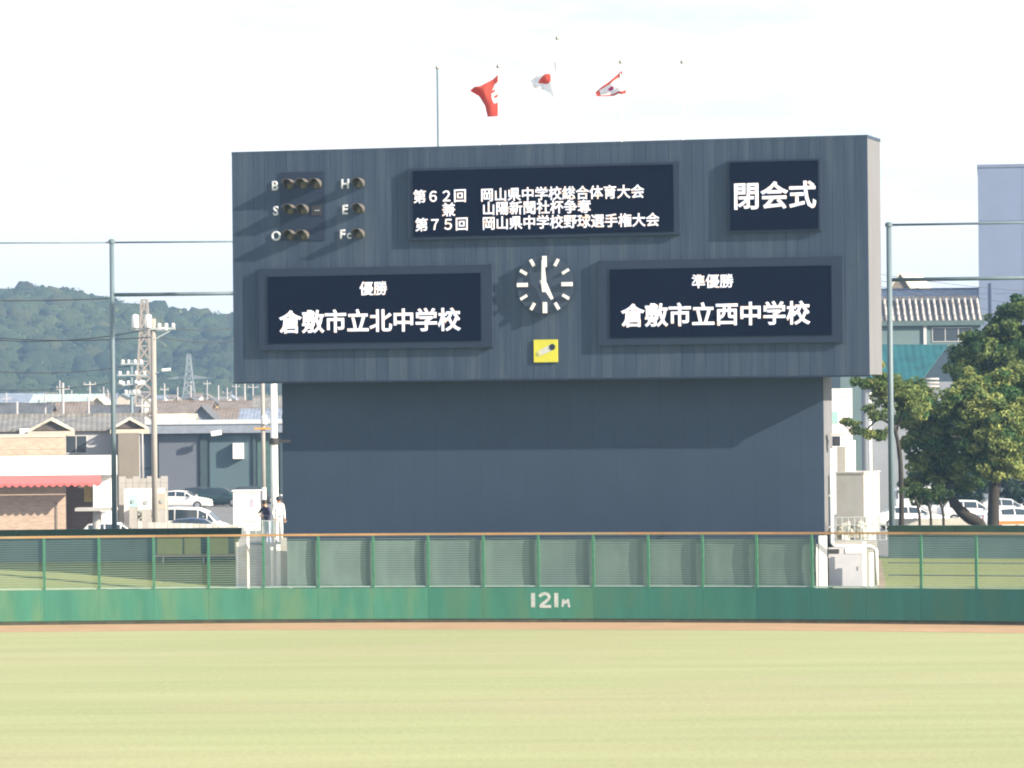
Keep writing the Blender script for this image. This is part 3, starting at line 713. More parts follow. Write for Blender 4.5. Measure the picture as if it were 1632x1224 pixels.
# chain-link guard and bundled white sheets on the terrace
guard = thing('guard_rail', 'thin steel guard rail round the terrace right of the scoreboard', 'railing', (P(1332, 862, 150.9).x, 150.9, Z(862, 150.9, 1350)))
gx = P(1412, 862, 150.9).x - guard.location.x
for i in range(9):
    x = gx * i / 8; MB().tube((x, 0, 0), (x, 0, .86), .018, n=6).build('baluster', M_steel, guard)
for z in (.02, .30, .58, .86): MB().tube((0, 0, z), (gx, 0, z), .018, n=6).build('rail', M_steel, guard)
for z in (.02, .44, .86): MB().tube((gx, 0, z), (gx + .25, 2.4, z), .018, n=6).build('side_rail', M_steel, guard)
def crumple(name, label, cat, c, size, m, n=10, grp=None):
    V = []; F_ = []
    mb = MB(); r = random.Random(hash(label) & 999)
    for i in range(n):
        a = r.uniform(0, 6.28); q = Vector((r.uniform(-1, 1) * size[0], r.uniform(-1, 1) * size[1], r.uniform(.1, 1) * size[2]))
        ax = Vector((r.uniform(.6, 1), r.uniform(-.4, .4), r.uniform(-.4, .4))) * size[0] * .33; ay = ax.cross(Vector((0, 0, 1))).normalized() * size[1] * .4
        mb.obox(q, ax, ay, ax.cross(ay).normalized() * size[2] * .16)
    o = mb.build(name, m); o.location = c; return tag(o, label, cat, grp)
zt = Z(862, 151.2, 1350)
crumple('folded_tarp', 'heap of bright white folded tarpaulin on the terrace under the housing', 'tarpaulin', (P(1360, 850, 150.98).x, 151.25, zt), (.45, .2, .62), mat('tarp_white', (.72, .70, .60), .7, .1, 4), 14)
crumple('bundled_net', 'bundle of cream netting left of the white tarpaulin', 'netting', (P(1343, 850, 150.9).x, 151.2, zt), (.2, .15, .5), mat('net_cream', (.58, .54, .40), .9, .2, 6), 9)
boxthing('storage_box', 'plain white storage box right of the folded tarpaulin', 'box', 1380, 824, 1396, 862, 151.3, .5, M_white, zb=zt, part='box_body')

# left end of the fence: wing wall, posts, terrace with two people
tz = 2.86
terL = thing('board_step', 'standing step, coloured dark as shade, at the left foot of the scoreboard', 'platform', (P(420, 900, 153.6).x, 153.6, 0))
MB().box(-.85, .95, 0, 2.4, 0, tz).build('slab', mat('shaded_slab', (.13, .15, .17), .9, .2, 1.2), terL)  # slab's dark grey-blue colour stands for the shade on it
wing = thing('wing_wall', 'pale slanted-topped concrete wing wall left of the scoreboard', 'wall', (P(380, 900, 151.9).x, 151.9, 0), -.35)
h1_, h2_ = Z(862, 151.9, 380), Z(845, 151.9, 392)
MB().prism([(0, 0, 0), (.35, 0, 0), (.35, 0, h2_), (.27, 0, h2_), (0, 0, h1_)], (0, .22, 0)).build('wall_face', mat('wing_concrete', (.60, .58, .60), .85, .1, 1.5, dirt=(.58, .52, .38), dscale=1.2), wing)
MB().box(-.09, -.003, -.02, .24, 0, h1_ - .05).build('edge_strip', M_white, wing)
for px, w_, lab, yt, m_ in ((433.5, .09, 'slim white post left of the sheeting', 872, M_white), (444, .15, 'bright white post at the left end of the sheeting', 868, M_white), (452.5, .21, 'cream boxed post touching the sheeting', 857, M_concretel)):
    Y_ = 151.9
    q = P(px, 900, Y_); o = thing('white_post', lab, 'post', (q.x, Y_, H1 - .1), group='white steel posts at the ends of the fence')
    MB().box(-w_ / 2, w_ / 2, 0, .12, 0, P(px, yt, Y_).z - H1 + .1).build('post_body', m_, o)
    MB().box(-w_ / 2 - .02, w_ / 2 + .02, -.02, .14, .1, .14).build('base_plate', M_steel, o)
# white round mast with dark clamp
ms_ = P(435, 600, 155.0)
mast = thing('white_mast', 'white steel mast with a dark clamp close to the left side of the scoreboard', 'mast', (ms_.x + .02, 155.0, 0))
MB().tube((0, 0, 0), (0, 0, zB - .09), .15, .13, n=16).build('tube', M_white, mast, True)
cz = Z(703, 155, 438); MB().tube((0, 0, cz - .12), (0, 0, cz + .12), .20, n=14).build('clamp', M_dark, mast); MB().box(-.05, .6, -.04, .04, cz - .06, cz + .05).build('clamp_arm', M_dark, mast)
rl = thing('grey_railing', 'grey-green mesh railing in front of the two people', 'railing', (P(386, 856, 153.3).x, 153.3, Z(857, 153.3, 400)))
gw = P(440, 856, 153.3).x - rl.location.x
for i in range(6): MB().tube((gw * i / 5, 0, 0), (gw * i / 5, 0, .62), .018, n=6).build('railing_post', M_steel, rl)
for z in (.05, .62): MB().tube((0, 0, z), (gw, 0, z), .02, n=6).build('railing_bar', M_steel, rl)
mb = MB()
for i in range(26): mb.bar((gw * i / 25, .01, .06), (gw * i / 25, .01, .61), .009, .009)
for i in range(11): mb.bar((0, .015, .06 + .05 * i), (gw, .015, .06 + .05 * i), .009, .009)
mb.build('mesh_infill', M_wire, rl)

# ------------------------------------------------------------ people
def person(label, locn, rz, shirt, pants, pose, cap=None):
    """one skinned body, clothing materials by region; pose = joint dict"""
    root = thing('person', label, 'person', locn, rz)
    J = pose; names = list(J['pts'].keys()); idx = {k: i for i, k in enumerate(names)}
    me = bpy.data.meshes.new('body'); me.from_pydata([J['pts'][k][:3] for k in names], [(idx[a], idx[b]) for a, b in J['edges']], [])
    o = bpy.data.objects.new('tmpbody', me); COL.objects.link(o)
    o.modifiers.new('skin', 'SKIN'); me.skin_vertices  # layer made by modifier below
    if not me.skin_vertices:
        pass
    sk = me.skin_vertices[0].data
    for k in names:
        r = J['pts'][k][3]; r = r if isinstance(r, tuple) else (r, r); sk[idx[k]].radius = r; sk[idx[k]].use_root = (k == 'pelvis')
    sd = o.modifiers.new('sub', 'SUBSURF'); sd.levels = 2; sd.render_levels = 2
    bpy.context.view_layer.update()
    bm_ = bpy.data.meshes.new_from_object(o.evaluated_get(bpy.context.evaluated_depsgraph_get())); bpy.data.objects.remove(o)
    bm_.name = 'body'; bm_.materials.clear()
    for m in (M_skin, shirt, pants, M_dark): bm_.materials.append(m)
    hip, neck = J['hip'], J['neck']
    for p in bm_.polygons:
        c = p.center
        if c.z > neck: p.material_index = 0
        elif min((c - Vector(J['pts'][k][:3])).length for k in names if 'hand' in k) < .09: p.material_index = 0
        elif c.z > hip or min((c - Vector(J['pts'][k][:3])).length for k in names if 'elbow' in k or 'wrist' in k) < .09: p.material_index = 1
        elif c.z < .09: p.material_index = 3
        else: p.material_index = 2
    bm_.shade_smooth(); link('body', bm_, root)
    h = Vector(J['pts']['head'][:3])
    # hair or cap, belt, and face pieces
    hair = MB().lathe([(.098, -.02), (.105, .04), (.095, .09), (.06, .125), (.01, .14)], 14, h); hair.build('cap' if cap else 'hair', cap or M_hair, root, True)
    if cap: MB().prism([h + Vector((-.08, -.09, .02)), h + Vector((.08, -.09, .02)), h + Vector((.05, -.19, .0)), h + Vector((-.05, -.19, .0))], (0, 0, .012)).build('cap_brim', cap, root)
    f = MB().prism([h + Vector((-.014, -.09, -.03)), h + Vector((.014, -.09, -.03)), h + Vector((0, -.09, .015))], (0, -.025, 0)); f.build('nose', M_skin, root)
    for s in (-1, 1):
        MB().lathe([(.002, -.01), (.011, 0), (.002, .01)], 8, h + Vector((s * .033, -.092, .01))).build('eye', M_dark, root)
        MB().lathe([(.006, -.03), (.018, 0), (.008, .03)], 8, h + Vector((s * .1, 0, -.01))).build('ear', M_skin, root)
    MB().box(h.x - .025, h.x + .025, h.y - .1, h.y - .085, h.z - .062, h.z - .052).build('mouth', mat('lip', (.3, .12, .1), .6), root)
    # fingers
    for s in ('l', 'r'):
        hd = Vector(J['pts']['hand_' + s][:3]); wr = Vector(J['pts']['wrist_' + s][:3]); d = (hd - wr).normalized(); sd_ = d.cross(Vector((0, 1, 0))).normalized()
        mb = MB()
        for k, L in zip((-1.5, -.5, .5, 1.5), (.055, .07, .075, .06)):
            b0 = hd + sd_ * k * .018 + d * .02; b1 = b0 + d * L * .6; b2 = b1 + (d + Vector((0, -.7, 0))).normalized() * L * .5; mb.path([b0, b1, b2], [.0095, .009, .007], 6)
        b0 = hd - d * .02 + sd_ * .035; mb.path([b0, b0 + (d + sd_).normalized() * .04, b0 + (d * 1.4 + sd_).normalized() * .07], [.011, .01, .008], 6)
        mb.build('fingers', M_skin, root, True)
    return root
E_ = [('pelvis', 'waist'), ('waist', 'chest'), ('chest', 'neckb'), ('neckb', 'head'), ('head', 'crown'), ('chest', 'sh_l'), ('sh_l', 'elbow_l'), ('elbow_l', 'wrist_l'), ('wrist_l', 'hand_l'), ('chest', 'sh_r'), ('sh_r', 'elbow_r'), ('elbow_r', 'wrist_r'), ('wrist_r', 'hand_r'),
      ('pelvis', 'hip_l'), ('hip_l', 'knee_l'), ('knee_l', 'ankle_l'), ('ankle_l', 'toe_l'), ('pelvis', 'hip_r'), ('hip_r', 'knee_r'), ('knee_r', 'ankle_r'), ('ankle_r', 'toe_r')]
def pose(arm_l, arm_r, lean=0, spread=.1):
    p = {'pelvis': (0, 0, .93, (.15, .11)), 'waist': (0, -lean * .12, 1.08, (.14, .10)), 'chest': (0, -lean * .35, 1.32, (.165, .115)), 'neckb': (0, -lean * .5, 1.47, .055), 'head': (0, -lean * .62, 1.60, (.082, .095)), 'crown': (0, -lean * .68, 1.69, (.07, .08)),
         'sh_l': (-.18, -lean * .38, 1.40, .062), 'sh_r': (.18, -lean * .38, 1.40, .062)}
    for s, a in (('l', arm_l), ('r', arm_r)):
        p['elbow_' + s] = (*a[0], .043); p['wrist_' + s] = (*a[1], .03); p['hand_' + s] = (*a[2], (.042, .022))
    for s, q in (('l', -1), ('r', 1)):
        p['hip_' + s] = (q * .09, 0, .86, .088); p['knee_' + s] = (q * spread, -.02, .48, .062); p['ankle_' + s] = (q * (spread + .02), .02, .08, .042); p['toe_' + s] = (q * (spread + .04), -.15, .035, (.042, .03))
    return {'pts': p, 'edges': E_, 'hip': .94, 'neck': 1.46}
y2 = 154.3
person('person in a white uniform with dark belt and cap standing against the board edge', (P(444, 800, y2).x, y2, tz), .5,
       mat('white_jersey', (.72, .72, .70), .8), mat('white_trousers', (.70, .70, .66), .8), pose(((-.24, .02, 1.13), (-.21, -.06, .90), (-.20, -.09, .82)), ((.24, .02, 1.13), (.22, -.06, .90), (.21, -.09, .82))), cap=mat('navy_cap', (.02, .02, .04), .7))
person('person in a dark navy top with black hair, elbow raised, left of the white mast', (P(427, 800, y2).x, y2 - .1, tz - .12), -.9,
       mat('navy_shirt', (.018, .02, .06), .8), mat('blue_grey_trousers', (.30, .34, .48), .8), pose(((-.38, -.10, 1.28), (-.20, -.30, 1.20), (-.13, -.34, 1.19)), ((.26, -.08, 1.14), (.14, -.28, 1.12), (.06, -.33, 1.13)), lean=.25))
bel = MB().lathe([(.150, 0), (.152, .04)], 16, (0, 0, .965)); 
for o in [q for q in bpy.data.objects if q.name == 'person']:
    b_ = bel.build('belt', M_dark, o); b_.scale = (1.0, .75, 1)

# ------------------------------------------------------------ buildings
def house(name, label, px0, px1, y_ridge, y_eave, Y, depth, mw, mr, gable_front=False, over=.3, cat='house', wins=(), rz=0, group=None, hipx=0.0, zbase=0):
    x0, x1 = X(px0, Y), X(px1, Y); pm = (px0 + px1) / 2; zr, ze = Z(y_ridge, Y, pm), Z(y_eave, Y, pm)
    o = thing(name, label, cat, ((x0 + x1) / 2, Y, zbase), rz, group); w_ = (x1 - x0) / 2; zr -= zbase; ze -= zbase
    mb = MB().box(-w_, w_, 0, depth, 0, ze)
    if gable_front: mb.prism([(-w_, 0.02, ze), (w_, 0.02, ze), (0, 0.02, zr - .08)], (0, depth - .04, 0))
    else:
        for s in (-w_ + .01, w_ - .12):
            mb.prism([(s, 0, ze), (s, depth, ze), (s, depth / 2, zr - .08)], (.11, 0, 0)) if hipx == 0 else None
    mb.build('wall', mw, o)
    r = MB(); t = .12
    if gable_front:
        sl = (zr - ze) / w_
        for s in (-1, 1):
            r.prism([(0, -over, zr), (s * (w_ + over), -over, ze - sl * over), (s * (w_ + over), -over, ze - sl * over - t), (0, -over, zr - t)], (0, depth + 2 * over, 0))
    else:
        sl = (zr - ze) / (depth / 2); hx = hipx
        for s in (0, 1):
            yo = -over if s == 0 else depth + over; zo = ze - sl * over
            a = [(-w_ - over, yo, zo), (w_ + over, yo, zo), (w_ + over - hx, depth / 2, zr), (-w_ - over + hx, depth / 2, zr)]
            r.add(a + [(q[0], q[1], q[2] - t) for q in a], [(0, 1, 2, 3), (7, 6, 5, 4), (0, 4, 5, 1), (1, 5, 6, 2), (3, 2, 6, 7), (0, 3, 7, 4)])
        if hx:
            for s in (-1, 1):
                a = [(s * (w_ + over), -over, ze - sl * over), (s * (w_ + over), depth + over, ze - sl * over), (s * (w_ + over - hx), depth / 2, zr)]
                r.add(a, [(0, 1, 2)])
    rf = r.build('roof', mr, o)
    if not gable_front: MB().box(-w_ - over + hipx - .05, w_ + over - hipx + .05, depth / 2 - .14, depth / 2 + .14, zr - .05, zr + .13).build('ridge', mr, rf)
    for (a0, b0, a1, b1) in wins:
        wx0, wx1 = X(a0, Y) - o.location.x, X(a1, Y) - o.location.x; wz0, wz1 = Z(b1, Y, a0) - zbase, Z(b0, Y, a0) - zbase
        window(o, wx0, wx1, wz0, wz1, 0)
    return o
M_wframe = mat('window_frame', (.5, .5, .5), .5)
def window(parent, x0, x1, z0, z1, y, nm=2):
    t = .05; mb = MB()
    mb.box(x0, x1, y - .05, y - .003, z0, z0 + t).box(x0, x1, y - .05, y - .003, z1 - t, z1).box(x0, x0 + t, y - .05, y - .003, z0 + t, z1 - t).box(x1 - t, x1, y - .05, y - .003, z0 + t, z1 - t)
    for k in range(1, nm): xx = x0 + (x1 - x0) * k / nm; mb.box(xx - t / 2, xx + t / 2, y - .045, y - .003, z0 + t, z1 - t)
    f = mb.build('window', M_wframe, parent)
    for k in range(nm):
        a = x0 + t + (x1 - x0 - 2 * t) * k / nm + .01; b = x0 + t + (x1 - x0 - 2 * t) * (k + 1) / nm - .01
        MB().box(a + .02, b - .02, y - .02, y - .004, z0 + t, z1 - t).build('pane', M_glass, f)
    return f
# brick material
def brick_mat():
    m = bpy.data.materials.new('tan_brick'); m.use_nodes = True; n = m.node_tree.nodes; L = m.node_tree.links; b = n['Principled BSDF']; b.inputs['Roughness'].default_value = .85
    t = n.new('ShaderNodeTexCoord'); mpn = n.new('ShaderNodeMapping'); mpn.inputs['Rotation'].default_value = (rad(90), 0, 0); L.new(t.outputs['Object'], mpn.inputs['Vector'])
    k = n.new('ShaderNodeTexBrick'); k.inputs['Color1'].default_value = (.44, .335, .255, 1); k.inputs['Color2'].default_value = (.35, .25, .185, 1); k.inputs['Mortar'].default_value = (.46, .41, .35, 1)
    k.inputs['Scale'].default_value = 1; k.inputs['Brick Width'].default_value = .3; k.inputs['Row Height'].default_value = .1; k.inputs['Mortar Size'].default_value = .012
    L.new(mpn.outputs[0], k.inputs['Vector']); L.new(k.outputs['Color'], b.inputs['Base Color'])
    bp = n.new('ShaderNodeBump'); bp.inputs['Strength'].default_value = .4; bp.inputs['Distance'].default_value = .02; L.new(k.outputs['Fac'], bp.inputs['Height']); bp.invert = True; L.new(bp.outputs[0], b.inputs['Normal'])
    return m
M_brick = brick_mat()
def roof_mat(name, c, period=.32, axis=0):
    m = bpy.data.materials.new(name); m.use_nodes = True; n = m.node_tree.nodes; L = m.node_tree.links; b = n['Principled BSDF']; b.inputs['Roughness'].default_value = .6
    t = n.new('ShaderNodeTexCoord'); w1 = n.new('ShaderNodeTexWave'); w1.bands_direction = 'X'; w1.inputs['Scale'].default_value = .314 / period; w1.inputs['Distortion'].default_value = .3
    z = n.new('ShaderNodeTexNoise'); z.inputs['Scale'].default_value = 1.2; z.inputs['Detail'].default_value = 5; L.new(t.outputs['Object'], z.inputs['Vector']); L.new(t.outputs['Object'], w1.inputs['Vector'])
    mr = n.new('ShaderNodeMapRange'); mr.inputs['From Min'].default_value = .3; mr.inputs['From Max'].default_value = .7; mr.inputs['To Min'].default_value = .75; mr.inputs['To Max'].default_value = 1.25; L.new(z.outputs['Fac'], mr.inputs['Value'])
    vm = n.new('ShaderNodeVectorMath'); vm.operation = 'SCALE'; vm.inputs[0].default_value = c; L.new(mr.outputs[0], vm.inputs['Scale']); L.new(vm.outputs[0], b.inputs['Base Color'])
    bp = n.new('ShaderNodeBump'); bp.inputs['Strength'].default_value = .4; bp.inputs['Distance'].default_value = .04; L.new(w1.outputs['Fac'], bp.inputs['Height']); L.new(bp.outputs[0], b.inputs['Normal'])
    return m
MR_grey = roof_mat('grey_tile_roof', (.20, .195, .185)); MR_brown = roof_mat('brown_tile_roof', (.20, .165, .14)); MR_dark = roof_mat('dark_tile_roof', (.10, .105, .115)); MR_blue = roof_mat('blue_grey_roof', (.22, .26, .33)); MR_teal = roof_mat('teal_metal_roof', (.009, .085, .10), .5)
MR_mint = roof_mat('pale_mint_roof', (.42, .55, .50), .5); MR_cream = roof_mat('cream_roof', (.62, .58, .46), .4)
MW_cream = mat('cream_render', (.46, .42, .35), .85, .08, .8); MW_white = mat('white_render', (.66, .66, .66), .85, .06, .8); MW_grey = mat('grey_render', (.20, .22, .25), .85, .08, .8)
MW_beige = mat('beige_render', (.20, .18, .155), .85, .08, .8); MW_blue = mat('pale_blue_panel', (.175, .225, .33), .7, .05, .3); MW_teal = mat('grey_teal_wall', (.11, .17, .18), .8, .08, .6)

# brick shop
YK = 232
o = thing('brick_shop', 'tan brick shop with a long white fascia and red scalloped awning', 'shop', (X(105, YK), YK, 0), rad(6.3))
ox = o.location.x
def zx(px, py, Y=YK): q = P(px, py, Y); return q.x - ox, q.z
x1, _ = zx(104, 700); x0 = -12
MB().box(x0, x1, 0, 9, 0, zx(60, 697)[1]).build('brick_wall', M_brick, o)
MB().box(x0, x1 + .03, -.04, 9.04, zx(60, 697)[1] + .002, zx(60, 693)[1]).build('parapet', MW_cream, o)
MB().box(x0, x1 + .02, -.025, -.002, zx(60, 716)[1], zx(60, 713)[1]).build('string_course', M_brick, o)
fx1, _ = zx(186, 740)
MB().box(x0, fx1, -1.3, -.3, zx(90, 757)[1], zx(90, 726)[1]).build('fascia', M_white, o)
aw = MB(); n = 34; zt_, zb_ = zx(90, 758)[1], zx(90, 769)[1]; axr = zx(160, 760)[0]
M_red = mat('red_awning', (.60, .12, .12), .8, .06, 1)
for i in range(n):
    xa = x0 + (axr - x0) * i / n; xb = x0 + (axr - x0) * (i + 1) / n
    aw.add([(xa, -1.32, zt_), (xb, -1.32, zt_), (xb, -2.0, zb_), (xa, -2.0, zb_), ((xa + xb) / 2, -2.02, zb_ - .22), (xa + .02, -2.01, zb_ - .1), (xb - .02, -2.01, zb_ - .1)], [(0, 1, 2, 3), (3, 2, 6, 4, 5)])
aw.build('awning', M_red, o)
MB().box(fx1 - .9, fx1 - .02, -.3, .3, 0, zx(170, 757)[1]).build('white_pillar', M_white, o)
MB().box(x1 + .02, fx1 - .92, 1.2, 1.4, 0, zx(120, 757)[1]).build('shadow_wall', mat('brown_wall', (.13, .10, .09), .9), o)
MB().box(zx(148, 780)[0], zx(172, 780)[0], -.6, -.3, zx(150, 815)[1], zx(150, 770)[1]).build('door_panel', M_white, o)
MB().box(zx(134, 780)[0], zx(146, 780)[0], .2, .5, zx(140, 800)[1], zx(140, 765)[1]).build('yellow_post', mat('ochre', (.42, .34, .14), .8), o)
MB().box(zx(88, 740)[0], zx(91, 740)[0], -.05, -.002, 0, zx(88, 800)[1]).build('downpipe', MW_beige, o)
cz0 = zx(150, 812)[1]
cn = thing('outdoor_table', 'pale flat canopy table on a thick pedestal beside the brick shop', 'table', (X(152, 226), 226, 0))
MB().box(-1.1, 1.1, -.8, .8, Z(814, 226, 150), Z(809, 226, 150)).build('table_top', M_concretel, cn); MB().lathe([(.35, 0), (.22, .8), (.2, Z(814, 226, 150))], 12).build('pedestal', M_concretel, cn)
# house with long grey roof and gables
hA = house('long_roofed_house', 'two storey house with long grey tiled roof and two dark gables behind the brick shop', -70, 222, 663, 683, 250, 9, mat('house_white', (.40, .41, .43), .85, .06, .8), MR_grey, wins=((103, 694, 138, 723),), rz=.095)
def gable(parent, pa, apex_y, base_y, half, Y, yoff=-1.2):
    ox_, oy = parent.location.x, parent.location.y; q = P(pa, apex_y, Y); b = P(pa, base_y, Y); hw_ = half * Y / F_PX
    xq = q.x - ox_; r = MB()
    for s in (-1, 1):
        r.prism([(xq, yoff - .25, q.z + .05), (xq + s * (hw_ + .3), yoff - .25, b.z - .05), (xq + s * (hw_ + .3), yoff - .25, b.z - .22), (xq, yoff - .25, q.z - .12)], (0, 4.5, 0))
    r.build('gable_roof', MR_cream, parent)
    MB().prism([(xq - hw_, yoff, b.z - .1), (xq + hw_, yoff, b.z - .1), (xq, yoff, q.z - .13)], (0, 3, 0)).build('gable_wall', mat('dark_gable', (.09, .08, .08), .9), parent)
    MB().box(xq - hw_ - .35, xq + hw_ + .35, yoff - .5, yoff - .1, b.z - .42, b.z - .15).build('gable_eave', MW_cream, parent)
gable(hA, 82, 667, 683, 28, 250); gable(hA, 206, 666, 680, 22, 250)
MB().box(X(29, 249) - hA.location.x, X(44, 249) - hA.location.x, -1.5, -.4, Z(696, 249, 35), Z(683, 249, 35)).build('vent_box', M_white, hA)
boxthing('beige_house', 'narrow beige rendered house between the net pole and the grey warehouse', 'house', 189, 690, 221, 760, 248, 3, MW_beige, zb=0, part='wall', rz=.08)[0]
# warehouse
YW = 340
wh = thing('warehouse', 'long grey warehouse with teal columns behind the parked cars', 'warehouse', (X(330, YW), YW, 0)); wx = wh.location.x
def wq(px, py, Y=YW): q = P(px, py, Y); return q.x - wx, q.z
def wbox(nm, a, b, c, d, y0, y1, m): 
    x0, zt2 = wq(a, b); x1_, zb2 = wq(c, d); zz = sorted((zt2, zb2)); MB().box(x0, x1_, y0, y1, max(0, zz[0]), zz[1]).build(nm, m, wh)
MWg = mat('warehouse_grey', (.105, .12, .15), .7, .06, .3, stretch=(1, 1, .3)); MWt = mat('warehouse_teal', (.065, .11, .13), .7, .08, .3); MWc = mat('warehouse_column', (.03, .055, .065), .7)
wbox('wall', 206, 689, 560, 802, 0, 10, MWg)
wbox('gutter_band', 204, 674, 560, 688, -.9, .1, mat('gutter_grey', (.21, .24, .29), .6)); wbox('roof', 200, 671, 562, 673.8, -1.0, 10.5, mat('pale_roof', (.5, .52, .54), .6))
wbox('shutter_door', 253, 694, 317, 800, -.12, -.01, MWg); wbox('shutter_door', 334, 694, 401, 800, -.12, -.01, MWt)
for a, b in ((205, 215), (241, 252), (319, 331), (403, 409), (446, 452)): wbox('column', a, 690, b, 802, -.3, -.125, MWc)
wbox('green_panel', 410, 697, 445, 800, -.12, -.01, mat('green_panel', (.05, .10, .095), .7)); wbox('wall_unit', 372, 706, 389, 731, -.9, -.13, MW_white)
wbox('sill_band', 206, 745, 252, 748, -.05, -.01, MWc)
lampo = thing('wall_light', 'white angled wall light fixed under the warehouse gutter', 'light', (X(345, YW - 1.0), YW - 1.6, Z(690, YW, 345)))
MB().obox((0, 0, 0), (.42, 0, .06), (0, .15, 0), (-.03, 0, .2)).build('lamp_head', M_white, lampo); MB().bar((.1, .2, .1), (.1, .65, .3), .06, .06).build('lamp_arm', M_steel, lampo)

# nearer roofs just behind the warehouse and across the town
specs = [
 ('cream roofed shed just behind the warehouse', 250, 303, 662, 673, 352, 6, MW_cream, MR_cream, 0),
 ('dark green gabled house above the warehouse roof', 296, 346, 646, 672, 366, 8, MW_grey, MR_dark, 1),
 ('brown roofed house right of the dark green gable', 334, 400, 652, 673, 372, 9, MW_beige, MR_brown, 0),
 ('blue grey roofed house close to the utility pole with the orange band', 384, 440, 653, 673, 360, 8, MW_grey, MR_blue, 0),
 ('wide dark roofed house behind the transformer pole', 240, 330, 640, 658, 420, 10, MW_grey, MR_brown, 0),
 ('dark roofed house with orange wall at its gable', 288, 318, 633, 642, 520, 8, mat('orange_wall', (.55, .36, .16), .8), MR_dark, 1),
 ('small orange gable house in front of the hill foot', 326, 345, 634, 641, 540, 8, mat('orange_wall', (.55, .36, .16), .8), MR_dark, 1),
 ('pale mint roofed hall beyond the long grey roof', 48, 152, 630, 646, 430, 12, MW_white, MR_mint, 0),
 ('cream gabled hall end beside the left net pole', 136, 174, 632, 650, 410, 8, MW_cream, MR_cream, 1),
 ('dark roofed house left of the mint hall', -40, 24, 644, 662, 400, 8, MW_grey, MR_dark, 0),
 ('dark slate roofed house under the mint hall', 28, 74, 644, 664, 392, 8, MW_grey, MR_dark, 0),
 ('grey roofed house with a crossed gable under the mint hall', 74, 136, 642, 664, 396, 8, MW_grey, MR_brown, 0),
 ('low dark roofed house right of the cream gabled hall', 140, 212, 647, 662, 386, 8, MW_grey, MR_dark, 0),
 ('pale blue roofed shed at the hill foot on the far left', -30, 60, 628, 641, 560, 9, MW_white, MR_blue, 0),
 ('brown roofed house beyond the utility pole wires', 350, 412, 640, 655, 470, 9, MW_beige, MR_brown, 0),
 ('white walled house touching the scoreboard edge in view', 405, 452, 632, 668, 430, 9, MW_white, MR_grey, 0)]
for lab, a, b, r_, e_, Y_, d_, mw, mr, g in specs:
    house('town_house', lab, a, b, r_, e_, Y_, d_, mw, mr, bool(g), group='roofs of the town on the left', over=.35)
# many small far houses at the foot of the hill
FORD = ['first', 'second', 'third', 'fourth', 'fifth', 'sixth', 'seventh', 'eighth', 'ninth', 'tenth', 'eleventh', 'twelfth', 'thirteenth', 'fourteenth', 'fifteenth', 'sixteenth', 'seventeenth', 'eighteenth', 'nineteenth', 'twentieth', 'twenty-first', 'twenty-second', 'twenty-third', 'twenty-fourth', 'twenty-fifth', 'twenty-sixth', 'twenty-seventh', 'twenty-eighth', 'twenty-ninth']
for i in range(29):
    px = -22 + i * 14.5 + random.uniform(-4, 4); Y_ = random.uniform(620, 900); yr = random.uniform(626, 634); w2 = random.uniform(9, 20)
    c = random.choice(['cream', 'grey', 'white', 'beige']); r = random.choice([('dark', MR_dark), ('brown', MR_brown), ('grey', MR_grey), ('blue grey', MR_blue)])
    mw = {'white': MW_white, 'cream': MW_cream, 'grey': MW_grey, 'beige': MW_beige}[c]
    house('far_house', f'tiny far {c} house with {r[0]} roof at the hill foot, {FORD[i]} from the left', px - w2 / 2, px + w2 / 2, yr, yr + random.uniform(3, 6), Y_, 8, mw, r[1], i % 3 == 0, group='far houses at the foot of the hill', rz=0)

# right-hand buildings
YT = 320
tb = thing('tall_building', 'tall plain pale blue building at the right edge', 'building', (X(1562, YT), YT, 0)); zt_ = Z(262, YT, 1590)
n = 4
tb.rotation_euler = (0, 0, -rad(6.7)); zz = [0, Z(600, YT, 1590), Z(468, YT, 1590), Z(352, YT, 1590), zt_ - .25]
for k in range(4): 
    for j in range(3): MB().box(.01 + j * 3.4, 3.39 + j * 3.4, 0, .1, zz[k] + .01, zz[k + 1] - .01).build('facade_panel', MW_blue, tb)
MB().box(0, 10.2, .11, 12, 0, zt_ - .25).build('building_core', MW_blue, tb); MB().box(-.05, 10.25, -.05, 12.05, zt_ - .248, zt_).build('parapet', mat('parapet_blue', (.16, .20, .29), .7), tb)
MB().box(X(1581, YT) - tb.location.x, X(1583, YT) - tb.location.x, -.1, -.005, 0, Z(450, YT, 1590)).build('drain_pipe', mat('parapet_blue', (.16, .20, .29)), tb)
YR = 300
rh = thing('tiled_roof_house', 'grey green house whose roof has thick pale rolled ridges, right of the scoreboard', 'house', (X(1480, YR), YR, 0)); rx = rh.location.x
zr, ze = Z(473, YR, 1480), Z(511, YR, 1480); xl, xr = X(1340, YR) - rx, X(1568, YR) - rx; dpt = 3.2
MB().box(xl, xr - .15, .2, 9, 0, ze - .3).build('wall', MW_teal, rh)
MB().box(xl, xr + .1, -.15, .25, ze - .36, ze - .02).build('eave', mat('eave_teal', (.07, .115, .12), .7), rh)
rs = MB().add([(xl, -.1, ze), (xr, -.1, ze), (xr, dpt, zr), (xl, dpt, zr), (xl, -.1, ze - .1), (xr, -.1, ze - .1), (xr, dpt, zr - .1), (xl, dpt, zr - .1)], [(0, 1, 2, 3), (4, 5, 6, 7), (0, 1, 5, 4), (1, 2, 6, 5), (2, 3, 7, 6), (3, 0, 4, 7)]).build('roof', MR_dark, rh)
nr = 23; M_roll = mat('pale_roll_tile', (.46, .44, .42), .7, .25, 2.5, dirt=(.25, .22, .2), dscale=2.5)
